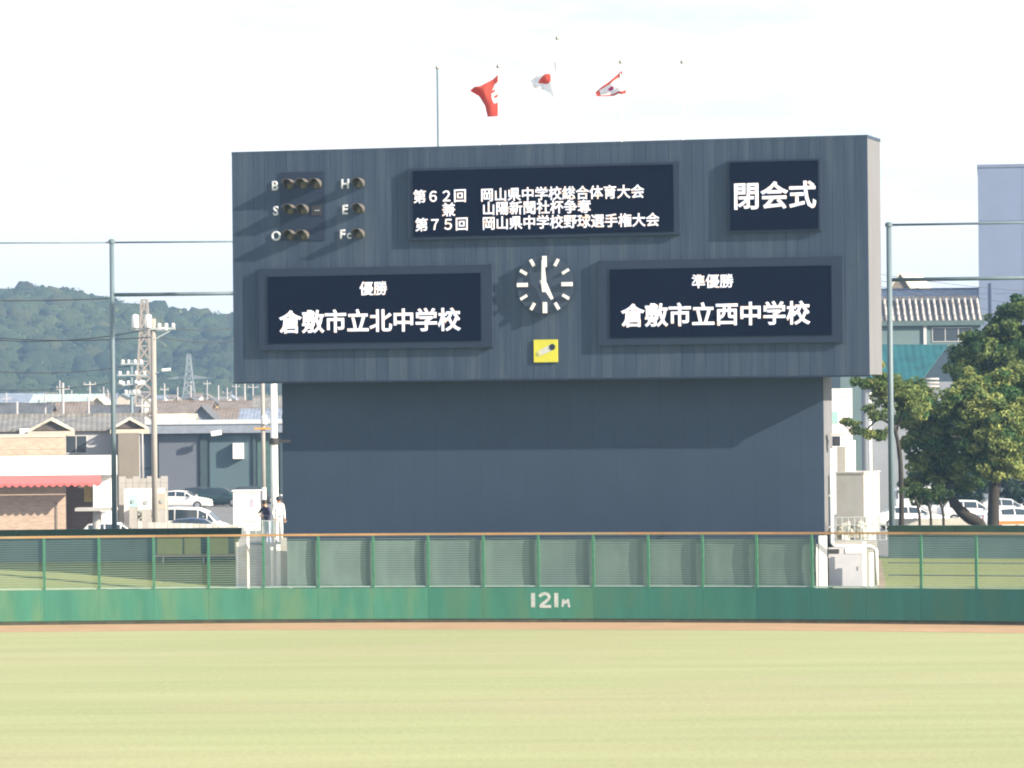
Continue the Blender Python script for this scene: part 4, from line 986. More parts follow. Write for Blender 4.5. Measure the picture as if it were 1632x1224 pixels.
for i in range(nr):
    x = xl + (xr - xl) * (i + .5) / nr; mb = MB(); K = 4
    for k in range(K):
        f0, f1 = k / K, (k + 1) / K - .015
        mb.tube((x + .1 * f0 - .02 * (k % 2), -.12 + (dpt - .3) * f0, ze + .03 + (zr - ze - .1) * f0), (x + .1 * f1, -.12 + (dpt - .3) * f1, ze + .03 + (zr - ze - .1) * f1), .105, .092, n=10)
    mb.build('tile_roll', M_roll, rs, True)
MB().box(xl, xr, dpt - .05, dpt + .35, zr - .1, zr + .12).build('ridge', MR_dark, rh)
bx0 = X(1404, YR) - rx
MB().box(X(1473, YR) - rx, X(1478, YR) - rx, .05, .2, Z(550, YR, 1480), ze - .36).build('wall_post', M_wframe, rh)
window(rh, X(1487, YR) - rx, X(1550, YR) - rx, Z(545, YR, 1480), Z(522, YR, 1480), .2, 3)
# blue roof behind with gabled monitor
house('blue_roofed_hall', 'long blue grey roofed hall behind the ridge-tiled house', 1380, 1590, 459, 474, 326, 10, MW_grey, MR_blue)
gh = thing('gabled_loft', 'pale weathered gable rising above the blue grey roof', 'house', (X(1436, 340), 340, 0))
gx0 = X(1418, 340) - gh.location.x; gx1 = X(1454, 340) - gh.location.x; za, zb2 = Z(434, 340, 1436), Z(463, 340, 1436)
MB().prism([(gx0, 0, 0), (gx1, 0, 0), (gx1, 0, zb2), (0, 0, za - .1), (gx0, 0, zb2)], (2.4, 6, 0)).build('gable_wall', MW_beige, gh)
for s, xx in ((-1, gx0), (1, gx1)):
    MB().add([(0, -.2, za), (xx + s * .15, -.2, zb2 - .1), (xx + s * .15 + 2.4, 6, zb2 - .1), (2.4, 6, za), (0, -.2, za - .12), (xx + s * .15, -.2, zb2 - .22), (xx + s * .15 + 2.4, 6, zb2 - .22), (2.4, 6, za - .12)], [(0, 1, 2, 3), (4, 5, 6, 7), (0, 1, 5, 4), (1, 2, 6, 5), (2, 3, 7, 6), (3, 0, 4, 7)]).build('roof_slope', MR_cream, gh)
# teal roofed shed
ts = thing('teal_shed', 'shed with a bright teal sloping roof and grey side, below the ridge-tiled house', 'shed', (X(1404, 290), 290, 0)); tx = ts.location.x
def tq(px, py, Y=290): q = P(px, py, Y); return (q.x - tx, Y - 290, q.z)
MB().add([tq(1380, 549, 294), tq(1510, 549, 294), tq(1468, 606, 289.5), tq(1380, 606, 289.5)] + [tuple(Vector(q) - Vector((0, 0, .08))) for q in (tq(1380, 549, 294), tq(1510, 549, 294), tq(1468, 606, 289.5), tq(1380, 606, 289.5))], [(0, 1, 2, 3), (4, 5, 6, 7), (0, 1, 5, 4), (1, 2, 6, 5), (2, 3, 7, 6), (3, 0, 4, 7)]).build('roof', MR_teal, ts)
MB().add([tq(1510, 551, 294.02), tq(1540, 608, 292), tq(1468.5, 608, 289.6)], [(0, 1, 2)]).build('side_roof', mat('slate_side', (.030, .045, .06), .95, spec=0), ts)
MB().box(tq(1380, 600)[0], tq(1530, 600)[0], .3, 4, 0, Z(609, 290, 1450)).build('wall', MW_grey, ts)
for k in range(3): q = tq(1484, 604 + 6 * k, 289.3); MB().tube((q[0] - .55, q[1], q[2]), (q[0] + .55, q[1], q[2]), .07, n=8).build('roof_edge_roll', M_roll, ts, True)
# pale building behind the tree with windows
pb = thing('pale_office', 'pale grey two storey building behind the left tree branches', 'building', (X(1359, 306), 306, 0)); px_ = pb.location.x
MB().box(0, X(1600, 306) - px_, 0, 9, 0, Z(628, 306, 1400)).build('wall', mat('office_wall', (.155, .18, .225), .85, .07, .5), pb)
for (a, b, c, d) in ((1398, 765, 1414, 788), (1424, 765, 1444, 790), (1398, 700, 1414, 718), (1462, 765, 1482, 790), (1500, 765, 1520, 790), (1540, 765, 1560, 790)):
    window(pb, X(a, 306) - px_, X(c, 306) - px_, Z(d, 306, a), Z(b, 306, a), 0)
MB().box(0, X(1600, 306) - px_, -.08, -.005, Z(748, 306, 1400), Z(744, 306, 1400)).build('string_course', M_concretel, pb)
wb, w_, h_ = boxthing('white_stair_tower', 'narrow bright white building between the scoreboard edge and the tree', 'building', 1326, 619, 1358, 760, 286, 5, M_white, zb=0, part='wall', rz=0)
MB().box(-w_ + .05, -w_ + .45, -.05, -.004, h_ - 2.4, h_ - 1.6).build('mint_window', mat('mint_glass', (.30, .55, .48), .3), wb)
MB().box(-w_ + .2, w_ - .1, -.03, -.004, h_ - .62, h_ - .56).build('seam', M_steel, wb)

wpole = thing('white_pole', 'slim white pole standing between the white stair tower and the right net pole', 'pole', (X(1386, 200), 200, 0))
MB().tube((0, 0, 0), (0, 0, Z(626, 200, 1386)), .085, .08, n=12).build('pole', M_white, wpole, True)
for y in (626, 643, 656, 690): MB().tube((0, 0, Z(y, 200, 1386) - .03), (0, 0, Z(y, 200, 1386) + .03), .11, n=12).build('collar', M_steel, wpole)

# ------------------------------------------------------------ cars
def car_meshes(kind, paint):
    """side profile stations: x, floor, belt, roof, halfwidth(belt), halfwidth(roof)"""
    if kind == 'van': L = 4.7; st = [(-2.35, .35, .95, .97, .80, .70), (-2.30, .28, 1.05, 1.75, .84, .68), (-2.1, .25, 1.08, 1.90, .85, .68), (-.8, .22, 1.08, 1.95, .85, .70), (.6, .22, 1.05, 1.90, .85, .69), (1.15, .22, 1.02, 1.66, .85, .66), (1.75, .22, 1.0, 1.03, .84, .62), (2.15, .25, .88, .90, .80, .62), (2.35, .35, .65, .67, .70, .58)]
    elif kind == 'hatch': L = 4.0; st = [(-2.0, .35, .85, .87, .76, .66), (-1.95, .27, .98, 1.02, .82, .66), (-1.55, .22, 1.0, 1.42, .83, .60), (-.6, .2, .98, 1.50, .83, .62), (.3, .2, .95, 1.46, .83, .60), (1.05, .2, .93, .97, .83, .60), (1.7, .22, .80, .82, .80, .62), (2.0, .34, .58, .60, .70, .58)]
    else: L = 4.6; st = [(-2.3, .35, .82, .84, .74, .66), (-2.2, .27, .98, 1.0, .84, .68), (-1.75, .22, .99, 1.03, .86, .62), (-1.15, .2, .98, 1.38, .86, .60), (-.3, .2, .96, 1.45, .86, .60), (.45, .2, .94, 1.38, .86, .58), (1.1, .2, .92, .95, .86, .60), (1.95, .22, .78, .80, .83, .64), (2.3, .34, .56, .58, .72, .60)]
    V = []; ns = len(st)
    for x, zf, zb_, zr_, wb_, wr_ in st:
        half = [(wb_ * .92, zf), (wb_ * 1.0, zf + .15), (wb_ * 1.015, (zf + zb_) / 2 + .05), (wb_ * .97, zb_), ((wb_ * .97 + wr_) / 2 if zr_ - zb_ > .1 else wr_ * 1.1, (zb_ + zr_) / 2 + (.02 if zr_ - zb_ < .1 else 0)), (wr_, zr_ - (.05 if zr_ - zb_ > .1 else 0)), (wr_ * .8, zr_), (wr_ * .3, zr_ + .02)]
        ringp = [(-w_, z_) for w_, z_ in half] + [(w_, z_) for w_, z_ in half[::-1]]
        for y_, z_ in ringp: V.append((x, y_, z_))
    m_ = 16; F_ = []
    for i in range(ns - 1):
        for k in range(m_): F_.append((i * m_ + k, i * m_ + (k + 1) % m_, (i + 1) * m_ + (k + 1) % m_, (i + 1) * m_ + k))
    F_ += [tuple(range(m_)), tuple(range((ns - 1) * m_, ns * m_))]
    body = MB().add(V, F_).mesh('body', paint); body.shade_smooth()
    # glass: side panes between belt and roof, windscreen, rear window
    g = MB(); tall = [i for i in range(ns) if st[i][3] - st[i][2] > .3]
    for s in (-1, 1):
        for i in tall[:-1]:
            a, b = st[i], st[i + 1]
            def pt(q, f, dx): w0 = q[4] * .97; w1 = q[5]; z_ = q[2] + (q[3] - q[2]) * f; w_ = w0 + (w1 - w0) * f + .012; return (q[0] + dx, s * w_, z_)
            g.quad(pt(a, .10, .04), pt(b, .10, -.04), pt(b, .86, -.04), pt(a, .86, .04))
    i = tall[-1]; a, b = st[i], st[i + 1]
    def ws(q, q2, f): # along slope
        x = q[0] + (q2[0] - q[0]) * f; z_ = q[3] + (q2[3] - q[3]) * f + .025; w_ = (q[5] + (q2[5] - q[5]) * f) * .93; return x + .012, w_, z_
    p1, p2 = ws(a, b, .08), ws(a, b, .92); g.quad((p1[0], -p1[1], p1[2]), (p1[0], p1[1], p1[2]), (p2[0], p2[1], p2[2]), (p2[0], -p2[1], p2[2]))
    i = tall[0]; a, b = st[i], st[i - 1]; p1, p2 = ws(a, b, .1), ws(a, b, .85); p1 = (p1[0] - .03, p1[1], p1[2]); p2 = (p2[0] - .03, p2[1], p2[2]); g.quad((p1[0], -p1[1], p1[2]), (p1[0], p1[1], p1[2]), (p2[0], p2[1], p2[2]), (p2[0], -p2[1], p2[2]))
    # front quarter side triangles
    i = tall[-1]; a, b = st[i], st[i + 1]
    for s in (-1, 1): g.add([(a[0] + .02, s * (a[4] * .97 + .008), a[2] + .06), (b[0] - .15, s * (b[4] * .96 + .008), b[2] + .05), (a[0] + .02, s * (a[5] + .012), a[3] - .1)], [(0, 1, 2)])
    glass = g.mesh('car_window', M_glass)
    wheel = MB().tube((0, -.11, 0), (0, .11, 0), .32, n=20).mesh('tyre', M_tyre); rim = MB().tube((0, -.12, 0), (0, .12, 0), .2, n=12).mesh('rim', M_rim)
    xe = st[-1][0]; hl = MB().obox((xe - .1, 0, .68), (.06, .03, .0), (-.02, .13, 0), (0, 0, .06)).mesh('headlight', mat('lamp_lens', (.7, .72, .75), .15)); tl = MB().obox((-xe + .05, 0, .85), (.04, 0, 0), (0, .09, 0), (0, 0, .13)).mesh('tail_light', mat('tail_red', (.4, .02, .02), .3))
    mir = MB().obox((.95 if kind != 'van' else 1.35, 0, 1.02), (.06, 0, 0), (0, .1, 0), (0, 0, .07)).mesh('mirror', paint)
    bump = MB().box(xe - .12, xe + .03, -.6, .6, .25, .42).mesh('bumper', paint)
    return kind, body, glass, wheel, rim, hl, tl, mir, bump, L
def car(cm, label, px, Y, rz, zoff=0):
    kind, body, glass, wheel, rim, hl, tl, mir, bump, L = cm
    t = thing('parked_car' if kind != 'van' else 'parked_van', label, 'car' if kind != 'van' else 'van', (X(px, Y), Y, zoff), rz, 'vehicles in the car parks behind the ground')
    link('body', body, t); link('car_window', glass, t); link('bumper', bump, t)
    for x in (-L * .31, L * .31):
        for s in (-1, 1):
            w_ = link('wheel', rim, t); w_.location = (x, s * .76, .32); link('tyre', wheel, w_)
    for s in (-1, 1):
        h = link('headlight', hl, t); h.location = (0, s * .55, 0); h = link('tail_light', tl, t); h.location = (0, s * .68, 0); h = link('mirror', mir, t); h.location = (0, s * .93, 0)
    return t
def paint(n_, c): return mat(n_, c, .25, .02, 1, spec=.6)
CW, CS, CD, CB, CR = paint('white_car_paint', (.75, .75, .74)), paint('silver_car_paint', (.45, .47, .50)), paint('dark_car_paint', (.03, .04, .05)), paint('navy_car_paint', (.025, .045, .10)), paint('black_green_car_paint', (.02, .05, .055))
vanW = car_meshes('van', CW); hatW = car_meshes('hatch', CW); sedS = car_meshes('sedan', CS); sedD = car_meshes('sedan', CD); sedB = car_meshes('sedan', CB); hatG = car_meshes('hatch', CR); sedW = car_meshes('sedan', CW); hatS = car_meshes('hatch', CS)
car(hatW, 'white hatchback whose roof shows behind the left net pole', 183, 231, 0.05)
car(vanW, 'white van parked behind the low pale block fence', 302, 246, -.12)
car(sedB, 'navy sedan parked in front of the white van', 312, 240, -.05)
car(sedW, 'white sedan parked behind the van, right of the tall concrete pole', 288, 318, -.15)
car(sedD, 'black sedan against the warehouse shutter', 322, 330, -.2)
car(hatG, 'dark green hatchback beside the white cabin', 352, 326, -.3)
car(sedD, 'black sedan partly hidden behind the white cabin', 402, 332, .2)
car(hatS, 'silver hatchback left of the tall concrete pole near the sheds', 222, 322, 0)
car(sedW, 'white sedan just right of the right net pole', 1450, 252, .1)
car(hatW, 'white hatchback seen between the two tree trunks', 1545, 262, .1)
car(hatS, 'silver hatchback behind the leaning tree trunk', 1500, 270, 0)
car(sedS, 'blue silver sedan at the right edge, rear row', 1598, 268, .1)
car(sedW, 'white sedan at the right edge behind the orange barrier', 1618, 246, .15)
car(vanW, 'white van far behind the saplings on the right', 1478, 282, 0)
# white kiosk cabin, appliances, block wall, shrub, low fence
YQ = 250
kb, w_, h_ = boxthing('white_cabin', 'small white cabin with a faded round emblem beside the dark car', 'cabin', 372, 783, 412, 840, 262, 1.6, M_white, zb=0, part='cabin_wall')
MB().box(-w_ - .08, w_ + .08, -.08, 1.7, h_, h_ + .08).build('cabin_roof', M_white, kb)
MB().add([(w_ * .45 + .16 * math.cos(t), -.006, h_ - .75 + .32 * math.sin(t)) for t in [2 * math.pi * k / 18 for k in range(18)]], [tuple(range(18))]).build('emblem', mat('faded_emblem', (.42, .40, .48), .7, .2, 5), kb)
boxthing('grey_shed', 'low white shed below the block wall behind the transformer pole', 'shed', 198, 779, 258, 842, 240, 2, MW_white, zb=0, part='shed_wall')
bw = thing('block_wall', 'open concrete block wall between the beige house and the car park', 'wall', (X(188, 243), 243, 0)); bwl = X(266, 243) - bw.location.x
zb_, zt_ = Z(792, 243, 220), Z(759, 243, 220)
for r_ in range(3):
    for c_ in range(7):
        MB().box(bwl * c_ / 7 + .01, bwl * (c_ + 1) / 7 - .01, 0, .15, zt_ - (r_ + 1) * .4 + .01, zt_ - r_ * .4 - .01 - (.12 if (c_ % 2 and r_ == 0) else 0)).build('block', M_concretel, bw)
MB().box(0, bwl, .01, .14, 0, zt_ - 1.2).build('wall_base', M_concretel, bw)
for lab, a, b, c, d, m_ in (('white outdoor unit left of the tall concrete pole', 226, 789, 240, 812, M_white), ('cream outdoor unit right of the tall concrete pole', 252, 786, 264, 812, MW_cream), ('small light blue tank by the shed', 206, 790, 218, 808, mat('light_blue_tank', (.40, .62, .66), .5))):
    o, w_, h_ = boxthing('outdoor_unit', lab, 'machine', a, b, c, d, 238.5, .5, m_, zb=Z(d, 238.5, a), part='casing')
    MB().lathe([(.02, 0), (w_ * .5, .01), (w_ * .5, .03)], 14).build('fan_grille', M_steel, o).matrix_local = Matrix.Translation((0, -.02, h_ * .5)) @ Matrix.Rotation(rad(90), 4, 'X')
    MB().box(-w_, w_, .0, .5, -Z(d, 238.5, a), -.01).build('stand', M_concrete, o)
lf = thing('low_block_fence', 'low pale block fence in front of the white van', 'fence', (X(234, 226), 226, 0)); ll = X(378, 226) - lf.location.x
for i in range(14):
    x = ll * i / 14; ztop = Z(832 + i * .4, 226, 300)
    MB().box(x + .012, x + ll / 14 - .012, 0, .16, 0, ztop).build('fence_block', mat('fence_block', (.55, .53, .47), .85, .12, 2, rand=.15), lf)

# ------------------------------------------------------------ poles and tower
def insulators(mb, x, z, n, w, s=.07):
    for i in range(n): xx = x - w / 2 + w * i / (n - 1); mb.lathe([(s * .4, 0), (s, .05), (s * .6, .12), (s, .18), (s * .3, .26)], 8, (xx, 0, z))
def util_pole(label, px, ytop, Y, r, cat='utility pole', m=M_polecon):
    q = P(px, ytop, Y); o = thing('utility_pole', label, cat, (q.x, Y, 0), group='utility poles on the left')
    MB().tube((0, 0, 0), (0, 0, q.z), r * 1.15, r, n=14).build('pole', m, o, True); return o, q.z
p1, h1 = util_pole('tall concrete utility pole carrying two white transformers, left of the scoreboard', 244, 508, 237, .155)
zc = Z(524, 237, 243)
MB().bar((-1.3, -.2, zc), (1.3, -.2, zc), .1, .12).build('crossarm', M_steel, p1)
for x in (-1.0, -.25): MB().lathe([(.17, -.05), (.2, 0), (.2, .62), (.15, .7), (.05, .74)], 14, (x, -.35, zc + .1)).build('transformer', M_white, p1, True)
for x in (.35, .75, 1.15): MB().lathe([(.05, 0), (.12, .05), (.08, .12), (.12, .18), (.04, .26)], 10, (x, 0, zc + .06)).build('insulator', M_white, p1, True)
MB().tube((.25, -.1, zc - .05), (.8, -.3, zc - .0), .1, n=10).build('switch', M_white, p1); MB().bar((.1, -.15, zc - .6), (1.0, -.15, zc - .12), .06, .06).build('brace', M_steel, p1)
MB().tube((.5, -.2, zc - 2.4), (1.0, -.2, zc - 2.35), .09, n=10).build('street_lamp_head', M_white, p1); MB().bar((0, -.1, zc - 2.6), (.6, -.2, zc - 2.4), .05, .05).build('lamp_bracket', M_steel, p1)
p2, h2 = util_pole('darker utility pole crowded with white insulators behind the gabled roof', 209, 574, 300, .13, m=M_netpole)
for k, y in enumerate((580, 598, 613, 628)):
    z = Z(y, 300, 209); wd = (1.5, 2.0, 1.8, 1.0)[k]; MB().bar((-wd / 2, -.15, z), (wd / 2 + .2, -.15, z), .09, .1).build('crossarm', M_steel, p2)
    mb = MB(); insulators(mb, .05, z + .05, 4, wd * .9, .15); mb.build('insulator', M_white, p2, True)
for s in (-1, 1): MB().tube((s * .5, -.35, Z(606, 300)), (s * .85, -.35, Z(603, 300)), .17, n=10).build('transformer', M_white, p2)
p3, h3 = util_pole('utility pole with an orange band just left of the white mast', 418, 560, 270, .13)
MB().bar((-.55, -.15, Z(683, 270, 418)), (.5, -.15, Z(683, 270, 418)), .12, .12).build('orange_arm', mat('orange_paint', (.6, .3, .05), .6), p3)
MB().tube((0, 0, Z(800, 270, 418)), (0, 0, Z(777, 270, 418)), .17, n=12).build('white_sleeve', M_white, p3)
MB().lathe([(.2, 0), (.22, .5), (.12, .6)], 12, (.1, -.2, Z(676, 270, 418))).build('transformer', M_white, p3)
pl = sorted([(27, 640, 385), (72, 629, 380), (100, 610, 378), (141, 633, 382), (95, 606, 470), (143, 608, 480), (165, 616, 520), (172, 622, 540), (226, 636, 330), (114, 622, 560), (52, 626, 600), (304, 608, 600), (262, 611, 560), (330, 606, 620), (283, 617, 640), (348, 614, 600), (362, 618, 580), (376, 612, 600), (390, 610, 520), (403, 612, 640), (10, 626, 520)])
M_pale = mat('pale_pole', (.34, .33, .33), .8, .1, 1)
ORD = ['first', 'second', 'third', 'fourth', 'fifth', 'sixth', 'seventh', 'eighth', 'ninth', 'tenth', 'eleventh', 'twelfth', 'thirteenth', 'fourteenth', 'fifteenth', 'sixteenth', 'seventeenth', 'eighteenth', 'nineteenth', 'twentieth', 'twenty-first', 'twenty-second', 'twenty-third', 'twenty-fourth', 'twenty-fifth', 'twenty-sixth', 'twenty-seventh', 'twenty-eighth', 'twenty-ninth', 'thirtieth']
for i, (px, yt, Y_) in enumerate(pl):
    q = P(px, yt, Y_); r_ = random.uniform(.08, .12)
    arm = i % 3 != 1
    o = thing('utility_pole', f'thin pale pole among the far roofs, {ORD[i]} from the left ' + ('with crossarm' if arm else 'without crossarm'), 'utility pole', (q.x, Y_, 0), random.uniform(-.8, .8), group='thin far utility poles')
    MB().tube((0, 0, 0), (0, 0, q.z), r_ * 1.3, r_, n=8).build('pole', M_pale, o, True)
    if arm:
        mb = MB(); aw_ = random.uniform(.5, .9); zz_ = q.z - random.uniform(.2, .9); mb.bar((-aw_, 0, zz_), (aw_, 0, zz_), .09, .09); insulators(mb, 0, zz_ + .04, 3, aw_ * 1.7, .08); mb.build('crossarm', M_pale, o)
# lattice tower
def lattice(label, px, ytop, Y, wt, wb_, ybase_w, m, arms=(), th=1.0):
    q = P(px, ytop, Y); o = thing('lattice_tower', label, 'tower', (q.x, Y, 0)); H = q.z; n = 12
    def wd(z): return wt + (wb_ - wt) * ((H - z) / H) ** 1.3
    zs = [H * (1 - (1 - i / n) ** 1.0) for i in range(n + 1)]
    for sx in (-1, 1):
        for sy in (-1, 1):
            mb = MB()
            for i in range(n): a, b = zs[i], zs[i + 1]; mb.bar((sx * wd(a) / 2, sy * wd(a) / 2, a), (sx * wd(b) / 2, sy * wd(b) / 2, b), .22, .22)
            mb.build('leg', m, o)
    mb = MB()
    for i in range(n):
        a, b = zs[i], zs[i + 1]; wa, wb2 = wd(a) / 2, wd(b) / 2
        for f in range(4):
            c0 = [(-1, -1), (1, -1), (1, 1), (-1, 1)][f]; c1 = [(1, -1), (1, 1), (-1, 1), (-1, -1)][f]
            mb.bar((c0[0] * wa, c0[1] * wa, a), (c1[0] * wb2, c1[1] * wb2, b), .16, .16); mb.bar((c1[0] * wa, c1[1] * wa, a), (c0[0] * wb2, c0[1] * wb2, b), .16, .16)
            mb.bar((c0[0] * wb2, c0[1] * wb2, b), (c1[0] * wb2, c1[1] * wb2, b), .14, .14)
    mb.build('bracing', m, o)
    for (yy, half) in arms:
        z = Z(yy, Y, px); MB().prism([(-half, 0, z), (0, -.2, z + 1.0), (half, 0, z), (0, .2, z - .2)], (0, .3, 0)).build('tower_arm', m, o)
    return o
lattice('beige lattice tower rising behind the transformer pole in front of the hill', 230, 478, 420, .55, 3.4, 0, mat('tower_beige', (.27, .25, .23), .7, .05, .5))
lattice('distant grey lattice pylon with long arms against the dark hillside', 301, 565, 1000, .8, 6, 0, mat('pylon_grey', (.22, .25, .26), .7, .05, .5), arms=((603, 5.6), (592, .5)))
def farcable(a, b, sag, label, r=.09):
    return cable(*a, *b, sag, label, r)
farcable((301, 568, 1000), (440, 606, 1000), -2.2, 'high far power line running right from the distant pylon', .09)
farcable((225, 590, 1000), (301, 568, 1000), -.8, 'high far power line running left from the distant pylon', .09)

# ------------------------------------------------------------ hill and its wood
def hill_h(x, y):
    """height of the ridge as seen: crest line falls away to the right"""
    px = 816 + x / y * F_PX
    crest = np.interp(px, [-600, -200, 0, 60, 130, 180, 235, 300, 372, 500, 700, 900], [470, 452, 452, 452, 458, 466, 484, 496, 512, 560, 615, 650])
    Hc = CAMZ + (HZ - crest - 17 + (px - 816) * -.01) * 1500 / F_PX
    t = np.clip((y - 1180) / 320, 0, 1); prof = np.sin(t * np.pi / 2) ** .9
    back = np.clip((y - 1500) / 300, 0, 1)
    und = 3.6 * np.sin(x * .05 + y * .013) + 2.6 * np.sin(x * .11 - y * .03) + 4.5 * np.sin(x * .021 + y * .02 + 1)
    return np.maximum(-1, (Hc - 4.5) * prof * (1 - back ** 2) + und * np.minimum(prof * 1.5, 1) * (1 - .88 * t ** 2) - 1 * (1 - prof))
gx_ = np.linspace(-420, 60, 97); gy_ = np.linspace(1150, 1800, 66); GX, GY = np.meshgrid(gx_, gy_); GZ = hill_h(GX, GY)
V = np.stack([GX.ravel(), GY.ravel(), GZ.ravel()], 1); nx_ = len(gx_)
Fq = [(j * nx_ + i, j * nx_ + i + 1, (j + 1) * nx_ + i + 1, (j + 1) * nx_ + i) for j in range(len(gy_) - 1) for i in range(nx_ - 1)]
me = fastmesh('hill', V, Fq, None, mat('hill_soil', (.035, .05, .025), .95, .2, .05)); me.shade_smooth(); o = link('hill', me); o['kind'] = 'structure'
import bmesh
bm = bmesh.new(); bmesh.ops.create_icosphere(bm, subdivisions=2, radius=1); iv = np.array([v.co[:] for v in bm.verts]); it = np.array([[v.index for v in f.verts] for f in bm.faces]); bm.free()
NV = len(iv); cv = []; cf = []; ct = []; k = 0
NCR = 5200; lv = []; lt = []
xs = rng.uniform(-330, -40, NCR); ys = 1180 + 340 * rng.uniform(0, 1, NCR)
for i in range(NCR):
    x, y = xs[i], ys[i]; r = rng.uniform(2.2, 4.6) if rng.random() > .08 else rng.uniform(4.6, 6); z = float(hill_h(np.array(x), np.array(y)))
    if z < .5: continue
    d = 1 + .20 * np.sin(iv[:, 0] * 5 + i) * np.cos(iv[:, 2] * 6 + i * 1.7) + rng.normal(0, .10, NV)
    p = iv * d[:, None] * np.array([r, r, r * rng.uniform(.75, 1.05)]) + np.array([x, y, z + r * .35])
    cv.append(p); cf.append(it + k * NV); k += 1
    t = rng.random(); patch = .5 + .5 * math.sin(x * .045 + y * .012 + 1.3) * math.sin(y * .03 - x * .03)
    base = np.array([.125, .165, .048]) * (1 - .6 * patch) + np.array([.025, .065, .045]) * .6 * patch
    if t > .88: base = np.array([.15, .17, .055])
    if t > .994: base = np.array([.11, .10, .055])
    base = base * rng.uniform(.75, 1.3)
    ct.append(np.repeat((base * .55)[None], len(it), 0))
    nq = int(50 + 26 * r); u = rng.normal(size=(nq, 3)); u /= np.linalg.norm(u, axis=1)[:, None]; u[:, 2] = np.abs(u[:, 2]) * 1.1 - .15; u[:, 1] = -np.abs(u[:, 1]) * .9 + .35
    c = u * r * rng.uniform(.86, 1.05, (nq, 1)) + np.array([x, y, z + r * .35])
    a = np.cross(u + rng.normal(0, .5, (nq, 3)), rng.normal(size=(nq, 3))); a /= np.linalg.norm(a, axis=1)[:, None]; b = np.cross(u, a); sz = rng.uniform(.3, .75, (nq, 1))
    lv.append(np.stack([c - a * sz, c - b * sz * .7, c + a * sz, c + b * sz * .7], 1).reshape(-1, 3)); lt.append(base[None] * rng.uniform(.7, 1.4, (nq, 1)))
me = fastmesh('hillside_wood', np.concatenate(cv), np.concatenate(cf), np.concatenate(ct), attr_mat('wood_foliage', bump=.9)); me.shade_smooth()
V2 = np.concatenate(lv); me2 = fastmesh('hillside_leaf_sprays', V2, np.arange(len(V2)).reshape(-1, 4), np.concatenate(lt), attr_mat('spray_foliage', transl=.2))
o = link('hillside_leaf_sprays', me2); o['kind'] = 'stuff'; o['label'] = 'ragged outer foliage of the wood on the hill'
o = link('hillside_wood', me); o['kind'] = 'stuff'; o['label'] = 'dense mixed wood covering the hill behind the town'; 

# ------------------------------------------------------------ trees
M_leaf = attr_mat('leaf', .6, .40); M_bark = mat('bark', (.032, .028, .024), .95, .3, 3, bump=.5); M_barkl = mat('pale_bark', (.22, .18, .14), .95, .2, 3)
def leafmesh(blobs, density, size, seed, cA, cB):
    r = np.random.default_rng(seed); C_ = []; Nn = []; T = []
    for (c, rad_) in blobs:
        rad_ = np.array(rad_, float); vol = rad_.prod(); n = int(density * vol ** .72)
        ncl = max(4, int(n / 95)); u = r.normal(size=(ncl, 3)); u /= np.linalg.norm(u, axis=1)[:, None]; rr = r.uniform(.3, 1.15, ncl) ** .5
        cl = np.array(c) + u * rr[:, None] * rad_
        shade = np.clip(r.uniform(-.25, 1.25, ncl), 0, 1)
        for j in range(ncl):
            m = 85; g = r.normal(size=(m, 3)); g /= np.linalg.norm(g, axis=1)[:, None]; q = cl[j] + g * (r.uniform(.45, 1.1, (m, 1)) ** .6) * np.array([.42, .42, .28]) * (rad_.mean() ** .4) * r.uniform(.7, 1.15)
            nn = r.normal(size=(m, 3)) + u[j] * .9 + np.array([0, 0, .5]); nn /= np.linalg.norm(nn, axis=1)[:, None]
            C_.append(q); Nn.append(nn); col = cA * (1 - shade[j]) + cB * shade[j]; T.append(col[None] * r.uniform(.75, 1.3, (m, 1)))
    C_ = np.concatenate(C_); Nn = np.concatenate(Nn); T = np.concatenate(T); N_ = len(C_)
    a = np.cross(Nn, r.normal(size=(N_, 3))); a /= np.linalg.norm(a, axis=1)[:, None]; b = np.cross(Nn, a)
    s = r.uniform(.7, 1.3, (N_, 1)) * size
    V = np.stack([C_ - a * s, C_ - b * s * .5, C_ + a * s, C_ + b * s * .5], 1).reshape(-1, 3); Fq = np.arange(N_ * 4).reshape(-1, 4)
    return V, Fq, T
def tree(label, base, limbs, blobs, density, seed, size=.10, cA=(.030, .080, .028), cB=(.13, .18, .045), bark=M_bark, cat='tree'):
    o = thing('broadleaf_tree', label, cat, base); bo = Vector(base)
    mb = MB()
    mb.limb([Vector(p[:3]) - bo for p in limbs[0]], [p[3] for p in limbs[0]], 12); mb.build('trunk', bark, o, True)
    for lm in limbs[1:]: MB().limb([Vector(p[:3]) - bo for p in lm], [p[3] for p in lm], 8).build('limb', bark, o, True)
    V, Fq, T = leafmesh([(np.array(c) - np.array(base), r_) for c, r_ in blobs], density, size, seed, np.array(cA), np.array(cB))
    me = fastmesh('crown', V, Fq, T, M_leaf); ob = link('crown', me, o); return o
def T3(px, py, Y, *r):
    q = P(px, py, Y); return (q.x, q.y, q.z, *r)
def blob(px, py, Y, rx_, rz_, ry=None):
    q = P(px, py, Y); s_ = Y / F_PX; return ((q.x, q.y, q.z), (rx_ * s_, (ry or (rx_ + rz_) / 2) * s_, rz_ * s_))
YE = 186
b0 = P(1582, 835, YE)
